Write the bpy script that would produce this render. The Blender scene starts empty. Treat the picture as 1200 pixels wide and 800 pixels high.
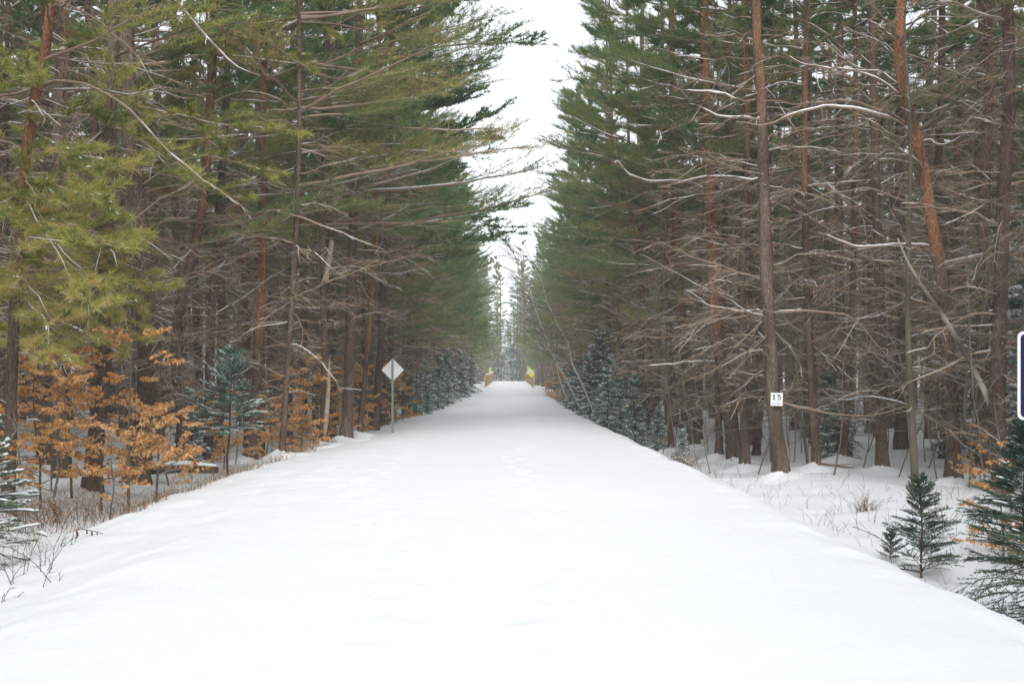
import bpy, math, random
import numpy as np
from mathutils import Vector
sc = bpy.context.scene
col = sc.collection
R = math.radians

# ------------------------------------------------------------------ camera, sky, sun, exposure
CAMZ = 1.55
FPX, CX, CY = 1167.0, 597.0, 447.0          # focal length and vanishing point in photo pixels
cam_d = bpy.data.cameras.new('camera')
cam = bpy.data.objects.new('camera', cam_d); col.objects.link(cam)
cam_d.lens = 35; cam_d.sensor_width = 36; cam_d.clip_end = 3000; cam_d.clip_start = .05
cam.location = (0, 0, CAMZ); cam.rotation_euler = (R(90), 0, 0)
cam_d.shift_x = (600 - CX) / 1200.0; cam_d.shift_y = (CY - 400) / 1200.0
sc.camera = cam

SUN_EL, SUN_ROT = R(41), R(176)
world = bpy.data.worlds.new('World'); sc.world = world; world.use_nodes = True
wn, wl = world.node_tree.nodes, world.node_tree.links
bg = wn['Background']
sky = wn.new('ShaderNodeTexSky'); sky.sky_type = 'NISHITA'; sky.sun_disc = False
sky.sun_elevation = SUN_EL; sky.sun_rotation = SUN_ROT; sky.dust_density = 3.0
hs = wn.new('ShaderNodeHueSaturation'); hs.inputs['Saturation'].default_value = 0.14   # an even, almost colourless overcast
cl = wn.new('ShaderNodeMix'); cl.data_type = 'RGBA'; cl.inputs['Factor'].default_value = .7; cl.inputs[7].default_value = (3.75, 3.95, 4.2, 1)   # level cloud over most of it
wl.new(sky.outputs[0], hs.inputs['Color']); wl.new(hs.outputs[0], cl.inputs[6]); wl.new(cl.outputs[2], bg.inputs['Color'])
bg.inputs['Strength'].default_value = 0.145
sun_d = bpy.data.lights.new('sun', 'SUN'); sun = bpy.data.objects.new('sun', sun_d); col.objects.link(sun)
sun_d.energy = 1.5; sun_d.angle = R(35); sun_d.color = (1, .975, .94)
sdir = Vector((math.sin(SUN_ROT) * math.cos(SUN_EL), math.cos(SUN_ROT) * math.cos(SUN_EL), math.sin(SUN_EL)))
sun.rotation_euler = sdir.to_track_quat('Z', 'Y').to_euler()
sc.view_settings.view_transform = 'Standard'; sc.view_settings.look = 'None'
sc.view_settings.gamma = 1; sc.view_settings.use_curve_mapping = False
sc.view_settings.exposure = 1.02
sc.render.engine = 'CYCLES'
cy = sc.cycles
cy.max_bounces = 5; cy.diffuse_bounces = 4; cy.glossy_bounces = 1; cy.transmission_bounces = 3
cy.volume_bounces = 1; cy.transparent_max_bounces = 4; cy.caustics_reflective = False; cy.caustics_refractive = False
cy.use_adaptive_sampling = True; cy.adaptive_threshold = 0.02
cy.use_denoising = True; cy.denoising_prefilter = 'NONE'; cy.denoising_input_passes = 'RGB_ALBEDO_NORMAL'

# ------------------------------------------------------------------ materials
def mat(name):
    m = bpy.data.materials.new(name); m.use_nodes = True
    nt = m.node_tree; b = nt.nodes['Principled BSDF']
    return m, nt.nodes, nt.links, b
def ramp(n, stops):
    r = n.new('ShaderNodeValToRGB'); e = r.color_ramp.elements
    while len(e) < len(stops): e.new(0.5)
    for k, (p, c) in zip(e, stops): k.position = p; k.color = (*c, 1)
    return r
def noise(n, l, scale, detail=3, vec=None, rough=.6):
    t = n.new('ShaderNodeTexNoise'); t.inputs['Scale'].default_value = scale
    t.inputs['Detail'].default_value = detail; t.inputs['Roughness'].default_value = rough
    if vec is not None: l.new(vec, t.inputs['Vector'])
    return t
def bump(n, l, b, h, strength, dist):
    u = n.new('ShaderNodeBump'); u.inputs['Strength'].default_value = strength; u.inputs['Distance'].default_value = dist
    l.new(h, u.inputs['Height']); l.new(u.outputs[0], b.inputs['Normal'])

def flat(name, c, rough=.8, metal=0, nscale=8, var=.25):
    m, n, l, b = mat(name)
    tc = n.new('ShaderNodeTexCoord'); t = noise(n, l, nscale, 4, tc.outputs['Object'])
    r = ramp(n, [(.3, tuple(v * (1 - var) for v in c)), (.7, tuple(min(1, v * (1 + var)) for v in c))])
    l.new(t.outputs['Fac'], r.inputs[0]); l.new(r.outputs[0], b.inputs['Base Color'])
    b.inputs['Roughness'].default_value = rough; b.inputs['Metallic'].default_value = metal
    b.inputs['Specular IOR Level'].default_value = .3
    return m

def snow_mat():
    m, n, l, b = mat('snow')
    b.inputs['Base Color'].default_value = (.79, .81, .84, 1); b.inputs['Roughness'].default_value = .75
    b.inputs['Specular IOR Level'].default_value = .25
    g = n.new('ShaderNodeNewGeometry')
    a = noise(n, l, 2.2, 6, g.outputs['Position']); c = noise(n, l, 55, 3, g.outputs['Position'])
    mx = n.new('ShaderNodeMath'); mx.operation = 'MULTIPLY_ADD'; mx.inputs[1].default_value = .12
    l.new(c.outputs['Fac'], mx.inputs[0]); l.new(a.outputs['Fac'], mx.inputs[2])
    bump(n, l, b, mx.outputs[0], .35, .05)
    return m

def bark_mat():
    m, n, l, b = mat('pine_bark')
    tc = n.new('ShaderNodeTexCoord'); mp = n.new('ShaderNodeMapping'); mp.inputs['Scale'].default_value = (1, 1, .22)
    l.new(tc.outputs['Object'], mp.inputs[0])
    v = n.new('ShaderNodeTexVoronoi'); v.inputs['Scale'].default_value = 26; v.feature = 'DISTANCE_TO_EDGE'
    wob = noise(n, l, 9, 3, mp.outputs[0])
    ad = n.new('ShaderNodeVectorMath'); ad.operation = 'MULTIPLY_ADD'; ad.inputs[1].default_value = (.12, .12, .12)
    l.new(wob.outputs['Color'], ad.inputs[0]); l.new(mp.outputs[0], ad.inputs[2]); l.new(ad.outputs[0], v.inputs['Vector'])
    big = noise(n, l, 3.0, 5, mp.outputs[0]); fine = noise(n, l, 45, 4, mp.outputs[0])
    grey = ramp(n, [(.32, (.05, .034, .026)), (.5, (.145, .102, .078)), (.66, (.29, .225, .185))])
    orange = ramp(n, [(.3, (.10, .045, .026)), (.48, (.30, .13, .062)), (.7, (.48, .25, .13))])
    avg = n.new('ShaderNodeMath'); avg.operation = 'MULTIPLY_ADD'; avg.inputs[1].default_value = .55
    sub = n.new('ShaderNodeMath'); sub.operation = 'MULTIPLY'; sub.inputs[1].default_value = .45
    l.new(fine.outputs['Fac'], sub.inputs[0]); l.new(big.outputs['Fac'], avg.inputs[0]); l.new(sub.outputs[0], avg.inputs[2])
    l.new(avg.outputs[0], grey.inputs[0]); l.new(avg.outputs[0], orange.inputs[0])
    at = n.new('ShaderNodeAttribute'); at.attribute_name = 'tint'
    th = n.new('ShaderNodeMath'); th.operation = 'MULTIPLY_ADD'; th.inputs[1].default_value = 1.25; th.use_clamp = True
    off = n.new('ShaderNodeMath'); off.operation = 'MULTIPLY_ADD'; off.inputs[1].default_value = 3.6; off.inputs[2].default_value = -2.1
    l.new(big.outputs['Fac'], off.inputs[0]); l.new(at.outputs['Fac'], th.inputs[0])
    am = n.new('ShaderNodeMath'); am.operation = 'MULTIPLY'; l.new(at.outputs['Fac'], am.inputs[0])
    one = n.new('ShaderNodeMath'); one.operation = 'ADD'; one.inputs[1].default_value = .0
    l.new(off.outputs[0], one.inputs[0]); l.new(one.outputs[0], th.inputs[2])
    l.new(th.outputs[0], am.inputs[1])
    mix = n.new('ShaderNodeMix'); mix.data_type = 'RGBA'
    l.new(am.outputs[0], mix.inputs['Factor']); l.new(grey.outputs[0], mix.inputs[6]); l.new(orange.outputs[0], mix.inputs[7])
    # furrows between the bark plates darken the bark colour; flecks of blown snow stick to it
    fu = ramp(n, [(.0, (.45, .42, .4)), (.09, (1, 1, 1))]); l.new(v.outputs['Distance'], fu.inputs[0])
    mul = n.new('ShaderNodeMix'); mul.data_type = 'RGBA'; mul.blend_type = 'MULTIPLY'; mul.inputs['Factor'].default_value = 1
    l.new(mix.outputs[2], mul.inputs[6]); l.new(fu.outputs[0], mul.inputs[7])
    sn = noise(n, l, 16, 4, tc.outputs['Object'], .75); sr = ramp(n, [(.685, (0, 0, 0)), (.71, (1, 1, 1))])
    l.new(sn.outputs['Fac'], sr.inputs[0])
    m2 = n.new('ShaderNodeMix'); m2.data_type = 'RGBA'; m2.inputs[7].default_value = (.75, .77, .8, 1)
    l.new(sr.outputs[0], m2.inputs['Factor']); l.new(mul.outputs[2], m2.inputs[6])
    l.new(m2.outputs[2], b.inputs['Base Color']); b.inputs['Roughness'].default_value = .9; b.inputs['Specular IOR Level'].default_value = .15
    bump(n, l, b, v.outputs['Distance'], .8, .06)
    return m

def tint_mat(name, stops, transl=0.0, objvar=.0, rough=.7):
    """colour picked along a ramp by the per-piece 'tint' value, with a small shift from tree to tree"""
    m, n, l, b = mat(name)
    at = n.new('ShaderNodeAttribute'); at.attribute_name = 'tint'
    r = ramp(n, stops); oi = n.new('ShaderNodeObjectInfo')
    ma = n.new('ShaderNodeMath'); ma.operation = 'MULTIPLY_ADD'; ma.inputs[1].default_value = objvar
    sh = n.new('ShaderNodeMath'); sh.operation = 'ADD'; sh.inputs[1].default_value = -objvar / 2; sh.use_clamp = True
    l.new(oi.outputs['Random'], ma.inputs[0]); l.new(at.outputs['Fac'], ma.inputs[2]); l.new(ma.outputs[0], sh.inputs[0])
    l.new(sh.outputs[0], r.inputs[0]); l.new(r.outputs[0], b.inputs['Base Color'])
    b.inputs['Roughness'].default_value = rough; b.inputs['Specular IOR Level'].default_value = .25
    if transl:
        t = n.new('ShaderNodeBsdfTranslucent'); l.new(r.outputs[0], t.inputs['Color'])
        ms = n.new('ShaderNodeMixShader'); ms.inputs[0].default_value = transl
        out = n['Material Output']; l.new(b.outputs[0], ms.inputs[1]); l.new(t.outputs[0], ms.inputs[2]); l.new(ms.outputs[0], out.inputs['Surface'])
    return m

M = dict(
    snow=snow_mat(), bark=bark_mat(),
    twig=tint_mat('dead_branch_bark', [(0, (.10, .067, .048)), (.35, (.21, .148, .108)), (.7, (.35, .265, .195)), (1, (.45, .29, .16))], 0, .25, .85),
    needle=tint_mat('pine_needles', [(0, (.07, .15, .06)), (.35, (.145, .235, .085)), (.65, (.25, .295, .10)), (.88, (.38, .34, .11)), (1, (.36, .24, .11))], .4, .3),
    needle_y=tint_mat('yellow_green_pine_needles', [(0, (.09, .14, .04)), (.35, (.24, .27, .07)), (.7, (.46, .44, .13)), (1, (.56, .44, .17))], .4, .1),
    fir=tint_mat('spruce_needles', [(0, (.03, .07, .05)), (.5, (.07, .125, .085)), (1, (.16, .21, .13))], .15, .3),
    frost=tint_mat('snow_dusted_spruce_needles', [(0, (.05, .11, .07)), (.45, (.12, .215, .15)), (.7, (.28, .37, .32)), (1, (.75, .8, .8))], .15, .2),
    beech=tint_mat('beech_leaves', [(0, (.42, .19, .06)), (.45, (.76, .42, .17)), (1, (.85, .64, .38))], .4, .1),
    sapling=tint_mat('sapling_bark', [(0, (.085, .068, .052)), (.5, (.17, .145, .11)), (1, (.27, .24, .19))], 0, .3, .85),
    green_bark=tint_mat('mossy_sapling_bark', [(0, (.06, .05, .036)), (.6, (.11, .094, .066)), (1, (.19, .17, .13))], 0, .1, .85),
    birch=tint_mat('birch_bark', [(0, (.08, .065, .055)), (.35, (.30, .26, .21)), (1, (.5, .46, .41))], 0, .1, .7),
    dry=tint_mat('dry_stems', [(0, (.12, .07, .04)), (.5, (.28, .18, .09)), (1, (.45, .33, .18))], .1, 0, .9),
    bramble=tint_mat('bramble_stems', [(0, (.07, .042, .03)), (.5, (.17, .095, .06)), (1, (.33, .21, .12))], 0, 0, .9),
    fern=tint_mat('withered_fern', [(0, (.05, .03, .02)), (1, (.17, .10, .045))], .1, 0, .9),
    steel=flat('galvanised_steel', (.30, .36, .36), .5, .35, 6, .12), plate=flat('sign_plate_back', (.80, .79, .78), .5, .1, 9, .06),
    white=flat('white_sign_paint', (.82, .83, .85), .5, 0, 5, .03), ink=flat('black_print', (.02, .02, .022), .6), blueink=flat('blue_print', (.04, .05, .2), .6),
    navy=flat('navy_sign_face', (.012, .016, .06), .5, 0, 4, .1), yellow=flat('yellow_sign_paint', (.75, .70, .0), .5, 0, 4, .05),
    lime=flat('lime_marker', (.5, .75, .03), .5, 0, 4, .05), wood=flat('pale_rail_wood', (.52, .36, .16), .8, 0, 6, .3),
    cut=flat('cut_wood', (.55, .33, .16), .8, 0, 20, .3), deadwood=flat('weathered_dead_wood', (.2, .165, .14), .9, 0, 9, .5), strip=flat('stripped_pale_wood', (.36, .27, .2), .85, 0, 12, .4),
)

# ------------------------------------------------------------------ mesh helpers
Z = np.array([0, 0, 1.0])
class MB:
    """collects vertices and faces (with a tint per vertex and a material slot per face) into ONE mesh"""
    def __init__(s): s.v = []; s.t = []; s.q = []; s.tr = []; s.qm = []; s.tm = []; s.n = 0
    def add(s, v, quads=None, tris=None, tint=0.5, slot=0):
        v = np.asarray(v, float).reshape(-1, 3)
        t = np.broadcast_to(np.asarray(tint, float), (len(v),)) if np.ndim(tint) < 2 else np.asarray(tint).ravel()
        s.v.append(v); s.t.append(t)
        if quads is not None and len(quads): q = np.asarray(quads) + s.n; s.q.append(q); s.qm.append(np.full(len(q), slot))
        if tris is not None and len(tris): q = np.asarray(tris) + s.n; s.tr.append(q); s.tm.append(np.full(len(q), slot))
        s.n += len(v)
    def join(s, o, slot):
        for v, t in zip(o.v, o.t): s.v.append(v); s.t.append(t)
        for q in o.q: s.q.append(q + s.n); s.qm.append(np.full(len(q), slot))
        for q in o.tr: s.tr.append(q + s.n); s.tm.append(np.full(len(q), slot))
        s.n += o.n
        return s
    def tubes(s, P, Rr, S=3, tint=None, slot=0, rnoise=None):
        P = np.asarray(P, float); N, K, _ = P.shape
        Rr = np.broadcast_to(np.asarray(Rr, float), (N, K))
        T = np.gradient(P, axis=1); T /= np.linalg.norm(T, axis=2, keepdims=True) + 1e-9
        ov = P[:, -1] - P[:, 0]; ov /= np.linalg.norm(ov, axis=1, keepdims=True) + 1e-9
        ref = np.where(np.abs(ov[:, 2:3]) > .8, np.array([[0, 1.0, 0]]), Z[None])[:, None, :]
        B = np.cross(T, np.broadcast_to(ref, T.shape)); B /= np.linalg.norm(B, axis=2, keepdims=True) + 1e-9
        C = np.cross(B, T)
        a = np.arange(S) * 2 * np.pi / S
        rr = Rr[:, :, None, None] * (1 if rnoise is None else rnoise[..., None])
        V = P[:, :, None] + rr * (np.cos(a)[None, None, :, None] * B[:, :, None] + np.sin(a)[None, None, :, None] * C[:, :, None])
        idx = np.arange(N * K * S).reshape(N, K, S); nx = np.roll(idx, -1, axis=2)
        q = np.stack([idx[:, :-1], nx[:, :-1], nx[:, 1:], idx[:, 1:]], -1).reshape(-1, 4)
        if tint is None: tint = .5
        tint = np.asarray(tint, float)
        if tint.ndim == 1: tint = tint[:, None]
        tt = np.broadcast_to(tint.reshape(tint.shape + (1,) * (3 - tint.ndim)) if tint.ndim else tint, (N, K, S)).ravel()
        s.add(V.reshape(-1, 3), quads=q, tint=tt, slot=slot)
    def slivers(s, P, w, tint=.5, slot=0):
        """thin tapering twigs: one narrow two-piece strip each"""
        P = np.asarray(P, float)
        if P.shape[1] != 3: P = P[:, [0, P.shape[1] // 2, -1]]
        N = len(P); h = np.random.default_rng(N).normal(size=(N, 3))
        sd = unit(np.cross(P[:, 2] - P[:, 0], h)) * np.broadcast_to(np.asarray(w, float).reshape(-1, 1), (N, 1)) * .5
        V = np.stack([P[:, 0] - sd, P[:, 0] + sd, P[:, 1] + sd * .75, P[:, 1] - sd * .75, P[:, 2]], 1); k = np.arange(N)[:, None] * 5
        t = np.repeat(np.broadcast_to(np.asarray(tint, float), (N,)), 5)
        s.add(V.reshape(-1, 3), quads=k + np.array([[0, 1, 2, 3]]), tris=k + np.array([[3, 2, 4]]), tint=t, slot=slot)
    def box(s, c, size, rot=None, slot=0, tint=.5):
        x = np.array([[i, j, k] for i in (-.5, .5) for j in (-.5, .5) for k in (-.5, .5)]) * np.array(size)
        if rot is not None: x = x @ np.array(rot).T
        s.add(x + np.array(c), quads=[(0, 1, 3, 2), (4, 6, 7, 5), (0, 4, 5, 1), (2, 3, 7, 6), (0, 2, 6, 4), (1, 5, 7, 3)], tint=tint, slot=slot)
    def mesh(s, name, mats, smooth=True):
        me = bpy.data.meshes.new(name)
        if s.n == 0: return me
        v = np.concatenate(s.v).astype(np.float32); t = np.concatenate(s.t).astype(np.float32)
        q = np.concatenate(s.q) if s.q else np.zeros((0, 4), int); tr = np.concatenate(s.tr) if s.tr else np.zeros((0, 3), int)
        me.vertices.add(len(v)); me.vertices.foreach_set('co', v.ravel())
        loops = np.concatenate([q.ravel(), tr.ravel()]).astype(np.int32); nf = len(q) + len(tr)
        me.loops.add(len(loops)); me.loops.foreach_set('vertex_index', loops)
        ls = np.concatenate([np.arange(len(q)) * 4, len(q) * 4 + np.arange(len(tr)) * 3]).astype(np.int32)
        me.polygons.add(nf); me.polygons.foreach_set('loop_start', ls)
        me.polygons.foreach_set('material_index', np.concatenate(s.qm + s.tm).astype(np.int32))
        me.polygons.foreach_set('use_smooth', np.full(nf, smooth, dtype=bool))
        a = me.attributes.new('tint', 'FLOAT', 'POINT'); a.data.foreach_set('value', t)
        for m in (mats if isinstance(mats, (list, tuple)) else [mats]): me.materials.append(m)
        me.update(calc_edges=True); me.validate()
        return me
    def build(s, name, mats, parent=None, smooth=True, kind=None):
        return link(name, s.mesh(name, mats, smooth), parent, kind)
def link(name, me, parent=None, kind=None, loc=None):
    o = bpy.data.objects.new(name, me); col.objects.link(o)
    if parent is not None: o.parent = parent
    if kind: o['kind'] = kind
    if loc is not None: o.location = loc
    return o
def tag(o, label, cat, group=None):
    o['label'] = label; o['category'] = cat
    if group: o['group'] = group
    return o
def root(name, loc, label, cat, group=None, rz=0):
    o = bpy.data.objects.new(name, None); col.objects.link(o); o.empty_display_size = .2
    o.location = loc; o.rotation_euler = (0, 0, rz)
    return tag(o, label, cat, group)
def copy_tree(o, loc, rz, s, label=None, parent=None):
    c = o.copy(); col.objects.link(c)
    if parent is None:
        c.location = loc; c.rotation_euler = (0, 0, rz); c.scale = (s, s, s)
        if label: c['label'] = label
    else: c.parent = parent
    for ch in list(o.children): copy_tree(ch, None, 0, 1, None, c)
    return c
def unit(a): return a / (np.linalg.norm(a, axis=-1, keepdims=True) + 1e-9)
def sst(x, a, b):
    t = np.clip((x - a) / (b - a), 0, 1); return t * t * (3 - 2 * t)

# ------------------------------------------------------------------ the lie of the land
_r = np.random.default_rng(5)
_W = [(_r.uniform(0, 6.28), _r.uniform(0, 6.28)) for _ in range(40)]
def wav(x, y, s, seed=0, n=6):
    o = 0
    for i in range(n):
        a, p = _W[(i + seed) % 40]
        k = (1 + .37 * i) / s
        o = o + np.sin((x * math.cos(a) + y * math.sin(a)) * k * 2 * math.pi + p) / (1 + .3 * i)
    return o / n
def gz(x, y):
    x = np.asarray(x, float); y = np.asarray(y, float)
    s = np.maximum(0, y - 45); rise = .0145 * s * s / (s + 25)
    rise = np.where(y > 178, 1.66 - .006 * (y - 178), np.minimum(rise, 1.66))
    x = x + np.where(x > 0, .16 * wav(x * 0, y, 5.2, 17) + .09 * wav(x * 0, y, 1.9, 28), 0)
    right = -.80 * sst(x, 2.95, 4.95) + .25 * sst(x, 5.0, 8.0) + .0 * x
    left = -.14 * sst(-x, 3.0, 4.7) - .42 * sst(-x, 4.7, 6.6) + .15 * sst(-x, 9, 16)
    near = sst(y, 18, 8)                                     # close by, the verge on that side falls sooner
    left = left - .22 * sst(-x, 2.6, 4.6) * near
    off = sst(np.abs(x), 3.2, 6)
    rough = off * (.10 * wav(x, y, 5.5, 3) + .05 * wav(x, y, 1.7, 9)) + (1 - off) * (.035 * wav(x * .5, y, 9, 15) + .012 * wav(x * .5, y, 2.3, 21))
    verge = sst(np.abs(x), 2.3, 3.4) * (1 - sst(np.abs(x), 5.5, 8)) * sst(y, 120, 20)
    rough = rough + verge * (.045 * wav(x, y, 1.15, 12) + .03 * wav(x, y, .55, 25) + .05 * wav(x * .4, y, 3.1, 33))
    far = sst(np.abs(x), 60, 300) * 12 * (1 + wav(x, y, 260, 30)) * sst(np.abs(x), 60, 160)
    return rise + right + left + rough + far
def hit(px, py):
    d = np.concatenate([np.linspace(3, 60, 2400), np.linspace(60, 260, 1500)])
    x = (px - CX) / FPX * d; z = CAMZ - (py - CY) / FPX * d
    k = np.argmax(z <= gz(x, d))
    return float(x[k]), float(d[k]), float(gz(x[k], d[k]))
def P3(px, py, d): return np.array([(px - CX) / FPX * d, d, CAMZ - (py - CY) / FPX * d])

xs = np.unique(np.concatenate([np.arange(-7, 7.01, .1), np.arange(-30, 30.1, .8), np.sign(np.linspace(-1, 1, 61)) * np.abs(np.linspace(-1, 1, 61)) ** 2.4 * 700]).round(3))
ys = np.unique(np.concatenate([np.arange(-8, 3, .5), np.arange(3, 24, .16), np.arange(24, 60, .6), np.arange(60, 260, 1.8), 260 + np.linspace(0, 1, 40) ** 2 * 900, [-60, -30, -15]]).round(3))
XX, YY = np.meshgrid(xs, ys); ZZ = gz(XX, YY)
fr = np.random.default_rng(77)
def prints(x0, y0, x1, y1, step):
    """a line of boot prints half filled by newer snow"""
    L = math.hypot(x1 - x0, y1 - y0); n = int(L / step)
    for i in range(n):
        t = i / n; s = 1 if i % 2 else -1
        cx = x0 + (x1 - x0) * t + s * .13 + fr.normal(0, .04) + .25 * math.sin(t * 5); cyy = y0 + (y1 - y0) * t + fr.normal(0, .06)
        w = ((XX - cx) / .10) ** 2 + ((YY - cyy) / .17) ** 2
        m = w < 9
        ZZ[m] += fr.uniform(.030, .050) * (-np.exp(-w[m]) + .45 * np.exp(-((np.sqrt(w[m]) - 1.7) / .5) ** 2))
prints(.1, 5.2, .35, 23, .62); prints(-.7, 6, -2.3, 16, .6); prints(-2.3, 16, -2.6, 30, .7); prints(.35, 23, .1, 40, .7)
gm = MB(); H_, W_ = XX.shape
ii = np.arange(H_ * W_).reshape(H_, W_)
gm.add(np.stack([XX, YY, ZZ], -1), quads=np.stack([ii[:-1, :-1], ii[:-1, 1:], ii[1:, 1:], ii[1:, :-1]], -1).reshape(-1, 4))
gm.build('snow_ground', M['snow'], kind='structure')

# ------------------------------------------------------------------ growing things
def lerp_poly(P, t):
    """points and tangents at t (N,m) along polylines P (N,K,3)"""
    N, K, _ = P.shape
    i = np.clip((t * (K - 1)).astype(int), 0, K - 2); f = (t * (K - 1) - i)[..., None]
    n = np.arange(N)[:, None]
    a, b = P[n, i], P[n, i + 1]
    return a * (1 - f) + b * f, unit(b - a)
def grow(rng, P, nt, L, t0=.25, t1=1., ang=(.5, 1.1), up=.0, curve=.2, K=4, elev=.22, taper=.65, jit=.05):
    """nt side shoots on each polyline: alternate left and right of it, roughly level"""
    N = len(P)
    t = t0 + (t1 - t0) * (np.arange(nt)[None] + rng.uniform(0, 1, (N, nt))) / nt
    pos, tan = lerp_poly(P, t)
    side = unit(np.cross(tan, Z) + 1e-3); sg = np.where((np.arange(nt)[None] + rng.integers(0, 2, (N, 1))) % 2, 1, -1)[..., None]
    a = rng.uniform(*ang, (N, nt, 1))
    d = np.cos(a) * tan + np.sin(a) * side * sg; d[..., 2] += rng.normal(up, elev, (N, nt)); d = unit(d)
    Ls = np.broadcast_to(np.asarray(L, float).reshape(-1, 1), (N, nt)) * rng.uniform(.45, 1.1, (N, nt)) * (1.12 - taper * t)
    s = np.linspace(0, 1, K)[None, None, :, None]; Lb = Ls[..., None, None]
    Q = pos[:, :, None] + d[:, :, None] * s * Lb + tan[:, :, None] * curve * Lb * s ** 2
    Q[..., 2] += (up * .5 * Lb * s ** 2)[..., 0]
    Q = Q + np.cumsum(rng.normal(0, jit / K, Q.shape), axis=2) * Lb * (s > 0)
    return Q.reshape(N * nt, K, 3), Ls.ravel()
def limbs_on(rng, tp, zz, L, az, el, sag, K=8, wig=.05):
    """limbs leaving a trunk polyline tp at heights zz"""
    N = len(zz)
    base = np.stack([np.interp(zz, tp[:, 2], tp[:, k]) for k in range(3)], -1)
    t = np.linspace(0, 1, K)[None]
    h = np.stack([np.cos(az), np.sin(az)], -1)
    out = L[:, None] * t * np.cos(el)[:, None]
    P = np.zeros((N, K, 3)); P[..., :2] = base[:, None, :2] + h[:, None] * out[..., None]
    P[..., 2] = base[:, None, 2] + L[:, None] * (np.sin(el)[:, None] * t - sag[:, None] * t ** 2)
    P[:, 1:] += np.cumsum(rng.normal(0, wig / math.sqrt(K), (N, K - 1, 3)), axis=1) * L[:, None, None] * .6
    return P
def needles(rng, mb, C, D, n, ln, w, tint, spread=.9, back=.15, up=.15):
    """a brush of n needles at every point C round direction D"""
    m = len(C)
    d = D[:, None] * rng.uniform(.5, 1.1, (m, n, 1)) + unit(rng.normal(size=(m, n, 3))) * spread
    d[..., 2] += up; d = unit(d)
    c = C[:, None] - D[:, None] * rng.uniform(-.3, 1, (m, n, 1)) * back
    s = unit(np.cross(d, rng.normal(size=(m, n, 3)))) * w * .5
    tip = c + d * ln * rng.uniform(.7, 1.1, (m, n, 1))
    V = np.stack([c - s, c + s, tip], 2).reshape(-1, 3)
    tt = np.repeat((np.asarray(tint)[:, None] + rng.normal(0, .06, (m, n))).clip(0, 1), 3)
    mb.add(V, tris=np.arange(len(V)).reshape(-1, 3), tint=tt)
def snow_on(rng, mb, P, r, frac=.7, S=3, k=.85):
    """strips of snow lying along the upper side of branches"""
    keep = rng.random(len(P)) < frac
    P, r = P[keep], np.broadcast_to(r, (len(P), P.shape[1]))[keep]
    if not len(P): return
    N, K, _ = P.shape; kk = 9 if N > 1 else 22
    t = np.linspace(0, .96, kk)[None].repeat(N, 0)
    Q, _ = lerp_poly(P, t)
    rr = np.stack([np.interp(np.linspace(0, .96, kk), np.linspace(0, 1, K), a) for a in np.broadcast_to(r, (N, K))])
    mod = np.clip(.6 + .75 * np.cumsum(rng.normal(0, .5, (N, kk)), axis=1), .0, 1.1); mod[:, 0] *= .4; mod[:, -1] = 0
    Q[..., 2] += rr * (.55 + .45 * mod) 
    mb.tubes(Q, np.maximum(rr * .95 * mod * k, .0004), S)

def trunk_into(rng, mb, tp, r0, top=.12, og=6.0, S=14, power=.8, flare=.5, tmax=1.0):
    K = 34 if S > 8 else 12
    zt = np.concatenate([np.linspace(0, .9, 7), np.linspace(1.2, tp[-1, 2], K - 7)]) if S > 8 else np.linspace(0, tp[-1, 2], K)
    zt = zt + tp[0, 2]
    Pp = np.stack([np.interp(zt, tp[:, 2], tp[:, k]) for k in range(3)], -1)
    if S > 8: Pp[:, :2] += np.stack([np.convolve(np.pad(rng.normal(0, .02, K), 2, mode='edge'), np.ones(5) / 5, 'valid') for _ in (0, 1)], -1) * np.clip(zt, 0, 1)[:, None]
    t = (zt - zt[0]) / (zt[-1] - zt[0])
    r = r0 * (top + (1 - top) * (1 - t) ** power) * (1 + flare * np.exp(-(zt - zt[0]) / .3))
    rn = 1 + rng.normal(0, .045, (1, K, S)) + .05 * np.sin(np.arange(S) * 2 + rng.uniform(0, 6))[None, None]
    rn = rn + .30 * np.exp(-np.clip(zt - zt[0], 0, 9) / .22)[None, :, None] * np.sin(np.arange(S) * 2 * np.pi / S * rng.integers(3, 5) + rng.uniform(0, 6))[None, None]
    Pp[0, 2] -= .35
    tint = (tmax * sst(zt, og - .9, og + 1.2))[None]
    mb.tubes(Pp[None], r[None], S, tint=tint, rnoise=rn)
def smooth_poly(p, n=24):
    """Catmull-Rom through the points"""
    p = np.asarray(p, float); q = np.concatenate([[2 * p[0] - p[1]], p, [2 * p[-1] - p[-2]]])
    out = []
    m = len(p) - 1
    for u in np.linspace(0, m - 1e-6, n):
        i = int(u); f = u - i; a, b, c, d = q[i:i + 4]
        out.append(.5 * (2 * b + (c - a) * f + (2 * a - 5 * b + 4 * c - d) * f * f + (3 * b - a - 3 * c + d) * f ** 3))
    return np.array(out)

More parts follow.
